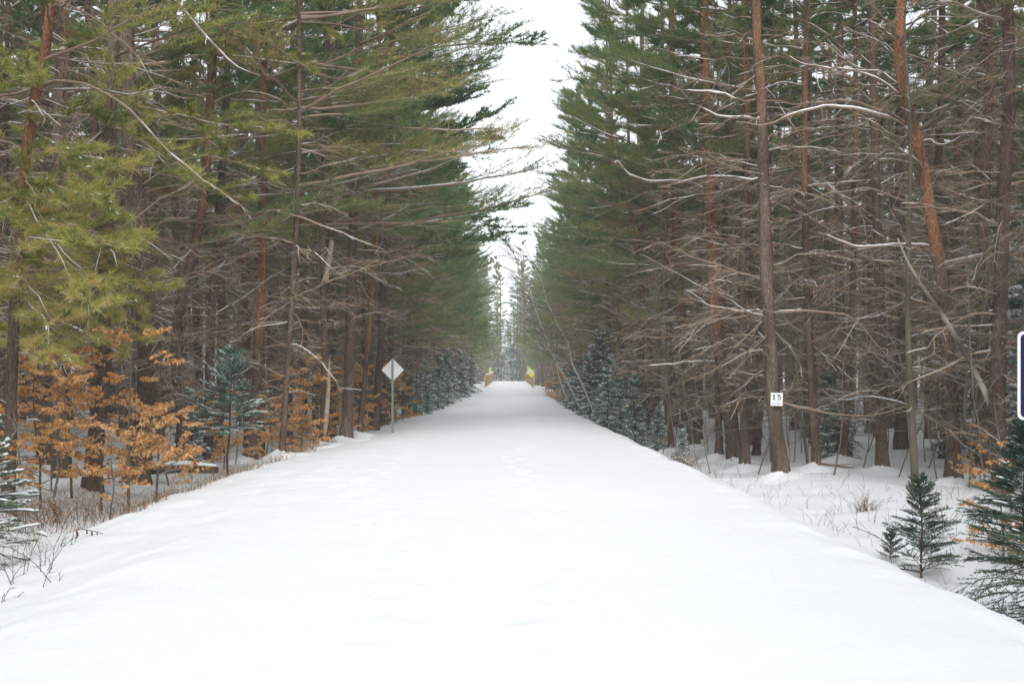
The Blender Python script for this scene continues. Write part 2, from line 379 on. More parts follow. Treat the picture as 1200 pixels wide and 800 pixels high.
def pine(seed, H, r0, tp=None, dead=(1.2, 8, 27, 2.39), live=(6, 60, 5.0, 1.6), bias=.5, face=0.0, og=6.0, tmax=1, nl=.14, nw=.013, nn=7, tw=1.0,
         ty=(.38, .2), rough_above=99, snowy=.6, lod=0):
    """trunk, dead branches, snow and needled crown of one pine as four mesh builders, base at the origin.
    face: the side that gets more light and longer limbs."""
    rng = np.random.default_rng(seed)
    if tp is None:
        zt = np.linspace(0, H, 12); w = np.cumsum(rng.normal(0, .05, (12, 2)), axis=0); w -= w[0]
        lean = rng.normal(0, .012, 2)
        tp = np.stack([w[:, 0] + lean[0] * zt, w[:, 1] + lean[1] * zt, zt], -1)
    T, Bm, Sm, Cm = MB(), MB(), MB(), MB()
    trunk_into(rng, T, tp, r0, og=og, S=14 if lod == 0 else 7, tmax=tmax)
    trad = lambda z: r0 * (.12 + .88 * (1 - np.clip(z / H, 0, 1)) ** .8)
    # dead limbs
    z0, z1, n, L0 = dead
    if n:
        zz = np.sort(rng.uniform(z0, z1, n)); az = np.where(rng.random(n) < bias, rng.normal(face, .75, n), rng.uniform(0, 6.283, n))
        L = L0 * rng.uniform(.3, 1.1, n) * (.55 + .45 * sst(zz, z0, z0 + 3)); el = rng.normal(.16, .27, n); sag = rng.uniform(-.15, .55, n)
        P = limbs_on(rng, tp, zz, L, az, el, sag, wig=.11)
        rl = (.007 + .0062 * L)[:, None] * np.linspace(1, .22, 8)[None]
        Bm.tubes(P, rl * tw, 5 if lod == 0 else 3, tint=rng.uniform(.2, .75, n))
        snow_on(rng, Sm, P, rl * (1.0 + .25 * lod), snowy)
        k1 = 11 if lod == 0 else 6
        Q, Ls = grow(rng, P, k1, L * .42 + .15, .18, elev=.3, jit=.12)
        Bm.slivers(Q, .0105 * tw, rng.uniform(.25, .95, len(Q)))
        pick = rng.random(len(Q)) < .22
        snow_on(rng, Sm, Q[pick], np.full((pick.sum(), 4), .006 * tw), .9, 3)
        U, _ = grow(rng, Q, 4 if lod == 0 else 3, Ls * .55, .15, K=3, elev=.35)
        Bm.slivers(U, .0065 * tw, rng.uniform(.3, 1, len(U)))
    # living limbs
    z0, n, L0, L1 = live
    if n:
        zz = z0 + (H - .4 - z0) * (np.sort(rng.uniform(0, 1, n)) ** .9)
        tier = np.round(zz / 1.0) * 1.0; zz = np.where(rng.random(n) < .8, tier + rng.normal(0, .07, n), zz).clip(z0, H - .3)
        u = (zz - z0) / (H - z0)
        az = np.where(rng.random(n) < bias, rng.normal(face, .8, n), rng.uniform(0, 6.283, n))
        fb = .72 + .28 * np.cos(az - face)
        L = (L0 + (L1 - L0) * u ** 1.1) * rng.uniform(.38, 1.22, n) * fb; el = .08 + .5 * u ** 1.5 + rng.normal(0, .09, n)
        sag = rng.uniform(-.16, .10, n)
        P = limbs_on(rng, tp, zz, L, az, el, sag, wig=.035)
        rl = (.008 + .0075 * L)[:, None] * np.linspace(1, .2, 8)[None]
        Bm.tubes(P, rl, 5 if lod == 0 else 3, tint=rng.uniform(.15, .6, n))
        snow_on(rng, Sm, P, rl, .35)
        nt = 13 if lod == 0 else 9
        Q, Ls = grow(rng, P, nt, .30 * L + .22, .32, ang=(.4, .95), up=.16, elev=.14, curve=.3, taper=.5)
        limb_t = np.repeat(rng.normal(*ty, n), nt)
        hi = Q[:, -1, 2] > rough_above
        Bm.slivers(Q, .011, rng.uniform(.1, .6, len(Q)))
        U, _ = grow(rng, Q[~hi], 2, Ls[~hi] * .55, .2, .8, ang=(.4, .8), up=.15, elev=.15, K=4)
        Bm.slivers(U, .008, rng.uniform(.1, .6, len(U)))
        E = P[:, [-4, -3, -2, -1]]
        for QQ, tt, kk, num, wd in ((Q[~hi], limb_t[~hi], 6, nn, nw), (U, np.repeat(limb_t[~hi], 2), 3, nn, nw), (E, rng.normal(*ty, n), 6, nn, nw), (Q[hi], limb_t[hi], 3, 4, nw * 3)):
            if not len(QQ): continue
            t = np.linspace(.25, 1, kk)[None].repeat(len(QQ), 0) + rng.normal(0, .05, (len(QQ), kk)); t = t.clip(.1, 1)
            C, D = lerp_poly(QQ, t)
            needles(rng, Cm, C.reshape(-1, 3), D.reshape(-1, 3), num, nl, wd, (np.repeat(tt, kk) + rng.normal(0, .1, len(QQ) * kk)).clip(0, 1))
    return T, Bm, Sm, Cm
def plant_pine(name, mbs, loc, label, group=None, rz=0, s=1, needle='needle'):
    T, Bm, Sm, Cm = mbs
    o = root(name, loc, label, 'tree', group, rz); o.scale = (s, s, s)
    T.build('trunk', M['bark'], o)
    b = Bm.build('branches', M['twig'], o, kind='stuff')
    if Sm.n: Sm.build('branch_snow', M['snow'], b, kind='stuff')
    if Cm.n: Cm.build('crown', M[needle], o, smooth=False)
    return o

def spruce(seed, H, rad, whorls, per, nb, nl, nw, dens, frost=.3, z0=.06, droop=.25, power=.9, el0=-.12, irr=.65):
    """small spruce or fir: stem, needled branches, snow lying on them"""
    rng = np.random.default_rng(seed)
    T, F, Sm = MB(), MB(), MB()
    zt = np.linspace(0, H, 8); tp = np.stack([np.cumsum(rng.normal(0, .008 * H, 8)), np.cumsum(rng.normal(0, .008 * H, 8)), zt], -1); tp[0] = (0, 0, -.15)
    r0 = .009 * H + .004
    T.tubes(tp[None], (r0 * np.linspace(1, .15, 8))[None], 7, tint=.3)
    zz = []
    for w in range(whorls):
        zw = z0 * H + (H * .97 - z0 * H) * (w / whorls) ** .92
        zz += list(zw + rng.normal(0, .012 * H, per)) + list(zw + rng.uniform(.2, .8, max(1, per // 3)) * H / whorls)
    zz = np.clip(np.array(zz), .03 * H, H * .97); n = len(zz); u = zz / H
    az = rng.uniform(0, 6.283, n)
    L = rad * ((1 - u) ** power * .95 + .05) * rng.uniform(irr, 1.15, n); el = el0 + (.65 - el0 * .8) * u + rng.normal(0, .13, n); sag = droop * (1 - u) * rng.uniform(.3, 1.2, n) - .1
    P = limbs_on(rng, tp, zz, L, az, el, sag, K=6, wig=.03)
    T.tubes(P, (.0016 + .006 * L)[:, None] * np.linspace(1, .3, 6)[None], 4, tint=.2)
    Q, Ls = grow(rng, P, nb, L * .42 + .03, .18, .97, ang=(.6, .95), elev=.1, K=3, curve=.1)
    T.slivers(Q, .005, .2)
    bt = rng.normal(.35 + frost * .4, .16, n)
    for QQ, num, tt in ((P, int(dens * 1.8), bt), (Q, dens, np.repeat(bt, nb))):
        m = len(QQ)
        t = np.clip(np.linspace(.08, 1, num)[None] + rng.normal(0, .02, (m, num)), 0, 1)
        C, D = lerp_poly(QQ, t)
        needles(rng, F, C.reshape(-1, 3), D.reshape(-1, 3), 3, nl, nw, np.clip(np.repeat(tt, num) + rng.normal(0, .15, m * num), 0, 1), spread=.95, back=.01, up=.12)
    snow_on(rng, Sm, P + np.array([0, 0, .006]), np.broadcast_to(((.006 + .012 * L) * (.5 + frost))[:, None] * np.linspace(.5, .9, 6)[None], (n, 6)), frost, 5)
    k = rng.random(len(Q)) < frost
    snow_on(rng, Sm, Q[k] + np.array([0, 0, .006]), np.full((k.sum(), 3), .008 * (.5 + frost) * (1 + .3 * H)), .8, 4)
    return T, F, Sm
def plant_spruce(mbs, loc, label, group=None, s=1, rz=0, needle='fir', name='spruce_tree'):
    T, F, Sm = mbs
    o = root(name, loc, label, 'tree', group, rz); o.scale = (s, s, s)
    T.build('trunk', M['fern'], o)
    c = F.build('crown', M[needle], o, smooth=False)
    if Sm.n: Sm.build('branch_snow', M['snow'], c, kind='stuff')
    return o

def bare(seed, tp, r0, n=14, L0=1.2, el=(.5, .25), tmin=.25, n2=7, n3=4, face=None, top=.15, tw=1.0, S=7, snowy=.3, sag=.05, tint=(.3, .8)):
    """leafless broadleaf tree or shrub: stem, boughs, twigs, twiglets"""
    rng = np.random.default_rng(seed); tp = np.asarray(tp, float)
    T, Bm, Sm = MB(), MB(), MB()
    K = len(tp); r = r0 * np.linspace(1, top, K)
    q = tp.copy(); q[0, 2] -= .2
    T.tubes(q[None], r[None], S, tint=rng.uniform(*tint, (1, K)), rnoise=1 + rng.normal(0, .05, (1, K, S)))
    H = tp[-1, 2] - tp[0, 2]
    zz = np.sort(rng.uniform(tp[0, 2] + tmin * H, tp[-1, 2] - .02 * H, n)); u = (zz - tp[0, 2]) / H
    az = rng.uniform(0, 6.283, n) if face is None else rng.normal(face, 1.0, n)
    L = L0 * (1.1 - .7 * u) * rng.uniform(.5, 1.15, n)
    P = limbs_on(rng, tp, zz, L, az, rng.normal(*el, n), np.full(n, sag), wig=.09)
    rl = (.003 + .006 * L)[:, None] * np.linspace(1, .25, 8)[None] * tw
    Bm.tubes(P, rl, 4, tint=rng.uniform(*tint, n)); snow_on(rng, Sm, P, rl, snowy)
    Q, Ls = grow(rng, P, n2, L * .45, .2, up=.18, elev=.3, K=5, jit=.12)
    Bm.tubes(Q, (.0036 * tw * np.linspace(1, .4, 5))[None], 3, tint=rng.uniform(*tint, len(Q)))
    snow_on(rng, Sm, Q, np.full((len(Q), 5), .004 * tw), snowy * .4, 3)
    if n3:
        U, _ = grow(rng, Q, n3, Ls * .5, .2, up=.15, elev=.3, K=3)
        Bm.slivers(U, .006 * tw, rng.uniform(*tint, len(U)))
        Q = np.concatenate([Q[:, [0, 1, 3, 4]][:, 1:], U])
    return T, Bm, Sm, Q
def plant_bare(name, mbs, loc, label, cat='tree', group=None, m='sapling', bm=None, s=1, rz=0):
    T, Bm, Sm = mbs[:3]
    o = root(name, loc, label, cat, group, rz); o.scale = (s, s, s)
    T.build('trunk', M[m], o); b = Bm.build('branches', M[bm or m], o, kind='stuff')
    if Sm.n: Sm.build('branch_snow', M['snow'], b, kind='stuff')
    return o
def leaves(rng, C, ln=.086, w=.042):
    """folded dry leaves hanging from points C"""
    n = len(C); mb = MB()
    a = rng.normal(size=(n, 3)) * .75; a[:, 2] = -np.abs(rng.normal(.75, .35, n)); a = unit(a)
    s = unit(np.cross(a, rng.normal(size=(n, 3)))); nn = np.cross(a, s)
    l = (ln * rng.uniform(.6, 1.15, n))[:, None]; ww = (w * rng.uniform(.6, 1.1, n))[:, None]
    b = C; tip = C + a * l + nn * l * .12; m1 = C + a * l * .45
    V = np.stack([b, m1 + s * ww * .5 + nn * ww * .3, tip, m1 - s * ww * .5 + nn * ww * .3, m1], 1)
    k = np.arange(n)[:, None] * 5
    tr = np.concatenate([k + np.array([[0, 1, 4]]), k + np.array([[4, 1, 2]]), k + np.array([[0, 4, 3]]), k + np.array([[4, 2, 3]])])
    mb.add(V.reshape(-1, 3), tris=tr, tint=np.repeat(rng.normal(.5, .27, n).clip(0, 1), 5))
    return mb
#PART2
# ------------------------------------------------------------------ the pines one can pick out, each with the bends of its own trunk
def custom(key, pix, w, label, og=99, dead=(1.2, 9, 27, 2.39), live=(8, 40, 4.5, 1.6), H=21, face=None, ty=(.42, .2), needle='needle', tmax=1, d=None, nl=.14, nw=.016, nn=6, snowy=.6, seed=0, bias=.5, zc=None, y0=None):
    if d is None: x, d, z = hit(*pix[0])
    else: x = (pix[0][0] - CX) / FPX * d; z = float(gz(x, d))
    b = np.array([x, d, z])
    pts = [P3(px, py, d) - b for px, py in pix]; pts[0] = np.zeros(3)
    k = pts[-1] - pts[-2]; k = k / max(k[2], .1)
    top = pts[-1]
    for f in (.5, 1.0):
        q = top + np.array([k[0] * .5 * (H - top[2]) * f, 0, (H - top[2]) * f]); pts.append(q)
    tp = smooth_poly(pts, 30); tp[:, 1] += .12 * np.sin(tp[:, 2] * .35 + seed) * np.clip(tp[:, 2] / 3, 0, 1)
    r0 = w / FPX * d / 2 * .76
    zf = CAMZ + CY / FPX * d - z + .8
    ogz = 99 if og > 900 or og == 99 else P3(0, og, d)[2] - z
    fc = (0.0 if x < 0 else math.pi) if face is None else face
    o = plant_pine('pine_tree', pine(1000 + seed, H, r0, tp, dead, live, bias, fc, ogz, tmax, nl, nw, nn, 1.0, ty, zf if zc is None else zc, snowy), b, label, None, needle=needle)
    TREES[key] = (o, b, d, tp, fc)
TREES = {}
# left of the path
custom('A', [(107, 582), (112, 500), (118, 440), (122, 285), (130, 100), (136, 0)], 25, 'dark straight pine trunk rising among orange beech leaves beside the brambles', live=(3.6, 30, 3.2, 1.6), ty=(.5, .2), needle='needle_y', seed=1, nl=.14, nw=.012, nn=7, face=-.8)
custom('O', [(8, 592), (14, 420), (24, 280), (37, 165), (50, 90), (66, 0)], 18, 'pine with orange upper trunk leaning over yellow-green boughs at far left', og=290, live=(5.5, 30, 3.0, 1.6), ty=(.5, .2), needle='needle_y', seed=2, nl=.14, nw=.012, nn=7, d=15.5, face=-.6)
custom('B', [(160, 573), (171, 470), (175, 405), (171, 330), (165, 262), (152, 120), (148, 0)], 34, 'thickest dark pine trunk behind the orange beech leaves, flared at its foot', seed=3, dead=(1.5, 9, 37, 2.21), live=(5.5, 30, 3.2, 1.6))
custom('C', [(209, 552), (214, 500), (207, 400), (219, 330), (236, 255), (246, 100), (250, 0)], 17, 'crooked pine bending sideways with a rusty orange patch halfway up', og=300, seed=4, live=(5.5, 40, 3.6, 1.6), dead=(1, 9, 37, 2.02), tmax=.85)
custom('D', [(243, 547), (246, 430), (252, 300), (262, 150), (268, 0)], 14, 'dark grey pine directly behind the small spruce with spreading branches', seed=5, live=(6, 40, 4, 1.6), d=24.5)
custom('E', [(293, 541), (300, 450), (306, 300), (307, 200), (311, 0)], 18, 'pine with reddish upper trunk just beyond the small spruce', og=420, seed=6, live=(5.5, 55, 4.6, 1.6), ty=(.62, .2))
custom('F', [(330, 536), (336, 430), (344, 295), (350, 150), (352, 0)], 10, 'slender grey pine standing at the edge of the orange beech thicket', seed=7, live=(6, 50, 4.6, 1.6), ty=(.62, .2))
custom('G', [(379, 523), (381, 430), (380, 340), (379, 280), (381, 150), (384, 0)], 12, 'gnarled pine with torn pale bark and a broken side stub', dead=(3.2, 9, 27, 2.39), seed=8, live=(6, 55, 5, 1.1), ty=(.55, .22), bias=.65)
custom('H', [(405, 517), (410, 400), (414, 280), (419, 100), (421, 0)], 16, 'stout dark pine between the torn gnarled one and the slender reddish one', dead=(3.2, 9, 27, 2.39), seed=9, live=(5.5, 65, 5.4, 0.9), H=24, ty=(.5, .2), bias=.65)
custom('I', [(421, 511), (430, 420), (437, 336), (441, 200), (444, 60)], 8, 'slender reddish pine leaning behind the diamond sign', og=430, dead=(3.2, 9, 27, 2.39), seed=10, live=(6.5, 45, 4.6, 1.1), H=22, bias=.65)
custom('J', [(439, 504), (446, 400), (453, 280), (457, 150), (460, 0)], 12, 'straight dark pine nearest behind the diamond sign', dead=(3.2, 9, 27, 2.39), seed=11, live=(5.5, 75, 6.2, 0.9), H=25, ty=(.28, .15), bias=.6, nn=9, nw=.042, nl=.16)
custom('K', [(486, 473), (488, 400), (490, 340), (492, 200)], 8, 'brown pine beyond the diamond sign with boughs reaching over the path', seed=12, live=(5.5, 70, 6.2, 0.9), H=25, ty=(.25, .15), bias=.6, nn=9, nw=.042, nl=.16)
custom('L', [(503, 466), (500, 366), (500, 280), (502, 150)], 7, 'pine with red upper trunk next to the snowy spruces on the bank', og=400, seed=13, live=(6.0, 65, 6.2, 0.9), H=25, ty=(.25, .15), bias=.6, nn=9, nw=.042, nl=.16)
# right of the path
custom('R1', [(917, 558), (909, 480), (903, 400), (897, 300), (893, 150), (886, 0)], 22, 'large grey pine carrying the small white number 15 sign', seed=21, dead=(1.6, 11, 41, 2.76), live=(11, 30, 4, 1.6), og=150, tmax=.7)
custom('R2', [(862, 540), (853, 470), (846, 425), (838, 400), (835, 300), (828, 150), (827, 0)], 23, 'leaning pine with a long bright orange upper trunk and curved foot', og=405, seed=22, dead=(1.6, 10, 41, 2.94), live=(7.6, 50, 3.44, 0.9))
custom('R3', [(814, 525), (806, 450), (801, 400), (795, 340), (792, 250), (788, 100)], 18, 'pine with a patchy orange middle trunk left of the bright orange one', og=390, seed=23, dead=(1.4, 9, 41, 2.76), live=(6.2, 60, 3.63, 0.9), H=22, tmax=.85)
custom('R4', [(873, 538), (871, 430), (870, 317), (877, 150), (872, 0)], 14, 'brown pine squeezed between the bright orange one and the numbered one', og=190, seed=24, dead=(1.4, 10, 41, 2.58), live=(8, 45, 3.53, 0.9), d=26)
custom('R5', [(957, 551), (952, 440), (946, 280), (943, 100), (945, 0)], 12, 'straight slim pine in open snow just behind the numbered pine', og=250, seed=25, dead=(1.2, 11, 45, 2.58), live=(10.5, 30, 4, 1.6), tmax=.8)
custom('R6', [(737, 502), (731, 420), (724, 380), (722, 310), (718, 200)], 8, 'pine with red stem rising out of the snowy spruces', og=400, seed=26, dead=(1.4, 9, 36, 2.94), live=(5.0, 75, 3.72, 0.9), H=24, ty=(.36, .18), bias=.65)
custom('R7', [(763, 513), (753, 440), (750, 380), (755, 350), (748, 310), (738, 230), (736, 120)], 8, 'thin kinked pine with a pale lower stem beside the spruces', og=370, seed=27, dead=(1.4, 9, 41, 2.94), live=(5.6, 65, 3.72, 0.9), H=22, tmax=.6, bias=.65)
custom('R8', [(1118, 568), (1112, 450), (1101, 320), (1089, 262), (1080, 199), (1069, 150), (1057, 110), (1052, 75), (1056, 0)], 22, 'big pine with a crooked orange upper trunk behind the leaning birch', og=330, seed=28, dead=(1.4, 9.5, 48, 2.58), live=(11.5, 26, 4, 1.6))
custom('R9', [(1033, 553), (1032, 450), (1028, 300), (1025, 100), (1024, 0)], 17, 'dark pine behind the mossy bare tree with snow showing beside it', og=200, seed=29, dead=(1.0, 10, 48, 2.39), live=(11.5, 26, 4, 1.6), tmax=.5)
custom('R10', [(843, 529), (841, 450), (848, 350), (852, 200), (855, 0)], 11, 'dark pine close behind the foot of the bright orange pine', og=300, seed=30, dead=(1.4, 10, 36, 2.58), live=(7.5, 50, 3.53, 0.9), d=29, tmax=.5)
custom('R11', [(1152, 558), (1155, 300), (1160, 100), (1158, 0)], 20, 'reddish dark pine deep in shade past the leaning birch', og=300, seed=31, dead=(1.2, 11, 48, 2.39), live=(11.5, 26, 4, 1.6), d=22.5, tmax=.6)
custom('R12', [(987, 542), (999, 400), (1002, 200), (1000, 0)], 11, 'slightly leaning pine in the back row with a dull red upper trunk', og=330, seed=32, dead=(1.2, 11, 48, 2.39), live=(11.5, 26, 4, 1.6), d=26, tmax=.7)
custom('R13', [(787, 513), (784, 420), (781, 320), (778, 180)], 9, 'slim dark pine left of the patchy orange one, dense with dead twigs', og=330, seed=33, dead=(1.4, 9, 41, 2.76), live=(5.6, 65, 3.72, 0.9), H=23, d=33, tmax=.7, bias=.65)

for key, (o, b, d, tp, fc) in TREES.items():
    if d > 34: continue
    rg = np.random.default_rng(int(d * 100)); a = np.arange(18) * 2 * np.pi / 18; V = []
    for rr, hh in ((.9, -.06), (.62, .02), (.42, .07), (.28, .10), (.12, .13)):
        r_ = rr * (1 + .18 * np.sin(a * 2 + rg.uniform(0, 6)) + rg.normal(0, .06, 18)); x_, y_ = r_ * np.cos(a), r_ * np.sin(a)
        V.append(np.stack([x_, y_, gz(b[0] + x_, b[1] + y_) - b[2] + hh * rg.uniform(.8, 1.2, 18) * (1 + .5 * np.sin(a + 4))], -1))
    q = np.arange(90).reshape(5, 18); mm = MB(); nx = np.roll(q, -1, 1)
    mm.add(np.concatenate(V), quads=np.stack([q[:-1], nx[:-1], nx[1:], q[1:]], -1).reshape(-1, 4)); mm.build('foot_snow', M['snow'], o)
# snow-laden limbs one can follow with the eye, hung on their own trees
def limb(key, pix, thick, dz=0.0, snow=.9, m='twig', ntw=7, tl=.5, live=0):
    """dz: how far the tip comes towards (+) or goes away from the viewer"""
    o, b, d, tp, fc = TREES[key]; n = len(pix)
    pts = [P3(px, py, d - dz * (i / (n - 1)) - .12 * (i > 0)) - b for i, (px, py) in enumerate(pix)]
    rng = np.random.default_rng(int(abs(pix[0][0] * 7 + pix[-1][1] * 13)))
    zt = float(np.interp(pts[0][2], tp[:, 2], np.arange(len(tp)))); c = tp[int(round(zt))]
    if np.linalg.norm(c - pts[0]) < 1.6: pts = [c * .98 + pts[0] * .02] + pts
    Pq = smooth_poly(pts, 16)[None]; Pq[0, 2:] += np.cumsum(rng.normal(0, .028, (14, 3)), axis=0)
    r = (thick * (.8 if b[0] > 0 else .9) / FPX * d / 2) * np.linspace(1.1, .3, 16)[None]; ks = 1.0 if b[0] > 0 else .72
    lm = MB(); lm.tubes(Pq, r, 7, tint=.45, rnoise=1 + rng.normal(0, .08, (1, 16, 7)))
    L = np.linalg.norm(np.diff(Pq[0], axis=0), axis=1).sum()
    Q, Ls = grow(rng, Pq, ntw, tl, .2, jit=.1)
    lm.slivers(Q, .011, rng.uniform(.3, .8, len(Q)))
    U, _ = grow(rng, Q, 5, Ls * .5, .2, K=3); lm.slivers(U, .0065, rng.uniform(.3, .9, len(U)))
    l = lm.build('limb', M[m], o)
    if snow:
        sm = MB(); snow_on(rng, sm, Pq, r * ks, 1.1); snow_on(rng, sm, Q, np.full((len(Q), 4), .007), .4, 3)
        sm.build('limb_snow', M['snow'], l)
    if live:
        cm = MB(); Q2, L2 = grow(rng, Pq, live, tl * 1.7, .1, ang=(.4, 1.0), up=.12, elev=.3, curve=.3, taper=.4)
        U2, _ = grow(rng, Q2, 3, L2 * .6, .15, .9, ang=(.4, .9), up=.1, elev=.25)
        lm2 = MB(); lm2.slivers(Q2, .011, .5); lm2.slivers(U2, .008, .6)
        sn = MB(); CC, DD = [], []
        for QQ, kk in ((np.concatenate([Q2, Pq[:, [-7, -5, -3, -1]]]), 7), (U2, 5)):
            C, D = lerp_poly(QQ, (np.linspace(.2, 1, kk)[None].repeat(len(QQ), 0) + rng.normal(0, .04, (len(QQ), kk))).clip(.05, 1))
            needles(rng, cm, C.reshape(-1, 3), D.reshape(-1, 3), 14, .165, .011, (np.repeat(rng.normal(.5 + .25 * (P3(0, 330, d)[2] > pts[-1][2] + b[2]), .2, len(QQ)), kk) + rng.normal(0, .12, len(QQ) * kk)).clip(0, 1), spread=.7)
            CC.append(C.reshape(-1, 3)); DD.append(D.reshape(-1, 3))
        cc = np.concatenate(CC); dd = np.concatenate(DD); k = rng.random(len(cc)) < .035; cc, dd = cc[k], dd[k]
        cm.build('needles', M['needle_y'], l, smooth=False, kind='stuff'); lm2.build('twigs', M['twig'], l, kind='stuff')
        if len(cc): sn.tubes(np.stack([cc - dd * .03, cc + dd * .03 + Z * .012, cc + dd * .09], 1) + Z * .012, np.array([[.003, .014, .003]]), 4); sn.build('needle_snow', M['snow'], l, kind='stuff')
limb('O', [(60, 97), (90, 96), (127, 112), (161, 142), (210, 187), (244, 215), (259, 229), (285, 249)], 4, .8, ntw=12)
limb('A', [(135, -60), (180, -30), (202, 0), (225, 30), (247, 56), (270, 80), (300, 92)], 5, 2.0)
limb('E', [(306, 108), (349, 124), (397, 138), (442, 144), (480, 150), (532, 154), (592, 153)], 5, .5)
limb('E', [(306, 84), (322, 97), (349, 92), (370, 80), (381, 71)], 3.5, .3)
limb('F', [(352, 18), (332, 30), (364, 39), (412, 37)], 3, -.5)
limb('C', [(236, 258), (262, 262), (292, 255), (318, 244)], 5, .4)
limb('C', [(234, 262), (229, 262), (208, 257), (187, 251)], 4.5, .4)
limb('F', [(342, 240), (326, 244), (375, 259), (420, 277), (452, 290)], 3, 1)
limb('G', [(379, 322), (386, 319), (412, 304), (450, 299), (487, 293)], 4, .6)
limb('G', [(380, 364), (390, 359), (408, 355), (424, 355)], 3, .5)
limb('F', [(341, 342), (352, 350), (362, 355), (373, 357)], 3, .5)
limb('D', [(252, 320), (270, 312), (290, 306), (318, 302)], 3.5, .5)
limb('C', [(221, 326), (240, 315), (262, 305), (297, 303)], 3.5, .8)
limb('C', [(214, 365), (235, 366), (256, 371)], 3.5, .5); limb('C', [(212, 400), (228, 394), (245, 389)], 3, .5)
limb('B', [(172, 368), (186, 364), (202, 361)], 3.5, .8)
limb('B', [(167, 293), (185, 293), (212, 296)], 3, .8)
# living yellow-green boughs hanging into the picture on that side
for k, pix, th, dz, lv in (('O', [(25, 205), (60, 215), (100, 228), (140, 245)], 4, 2.2, 10), ('O', [(20, 260), (60, 268), (100, 280), (138, 300)], 4, 2.6, 11),
                           ('A', [(121, 300), (100, 330), (70, 350), (30, 365)], 4, 2.5, 11), ('A', [(121, 320), (140, 345), (150, 372), (152, 396)], 3.5, 1.5, 9),
                           ('A', [(124, 270), (120, 300), (112, 350), (100, 400)], 4, 3.0, 12), ('O', [(14, 330), (40, 350), (70, 375), (95, 420)], 4, 2.0, 11),
                           ('A', [(122, 280), (160, 322), (172, 335), (181, 330)], 3, 1.2, 3), ('O', [(18, 300), (0, 320), (-20, 340), (-40, 350)], 4, 2.0, 11),
                           ('B', [(155, 120), (200, 135), (260, 150), (325, 160)], 4.5, 1.8, 12), ('B', [(158, 165), (210, 175), (270, 185), (335, 196)], 4, 1.2, 10),
                           ('A', [(128, 150), (160, 160), (200, 185), (232, 200)], 4, 2.2, 9), ('O', [(36, 150), (70, 170), (110, 180), (150, 190)], 4, 1.4, 10),
                           ('O', [(30, 210), (10, 225), (-10, 250), (-30, 260)], 4, 2.6, 10), ('O', [(45, 110), (20, 100), (0, 90), (-30, 85)], 4, 2.0, 9),
                           ('A', [(118, 400), (90, 395), (50, 400), (10, 410)], 3.5, 1.4, 9), ('B', [(150, 60), (120, 55), (80, 50), (30, 55)], 4, 1.4, 8),
                           ('A', [(122, 265), (95, 260), (60, 285), (25, 320)], 4, 2.6, 12), ('A', [(121, 310), (130, 330), (120, 370), (105, 395)], 4, 2.2, 11), ('A', [(119, 360), (70, 345), (30, 330), (-10, 340)], 4, 2.8, 12), ('O', [(28, 230), (50, 260), (85, 320), (110, 360)], 4, 3.2, 12),
                           ('A', [(120, 340), (100, 360), (60, 385), (20, 400)], 4, 2.0, 12), ('A', [(126, 200), (110, 215), (70, 235), (20, 240)], 4, 2.4, 11), ('B', [(160, 200), (190, 205), (240, 225), (300, 235)], 3.5, .8, 8), ('C', [(247, 60), (290, 70), (330, 65), (375, 80)], 3.5, 1.0, 9), ('C', [(248, 20), (290, 28), (350, 20), (400, 35)], 3.5, .6, 9)):
    limb(k, pix, th * .7, dz, .5, ntw=8, tl=.42, live=lv + 1)
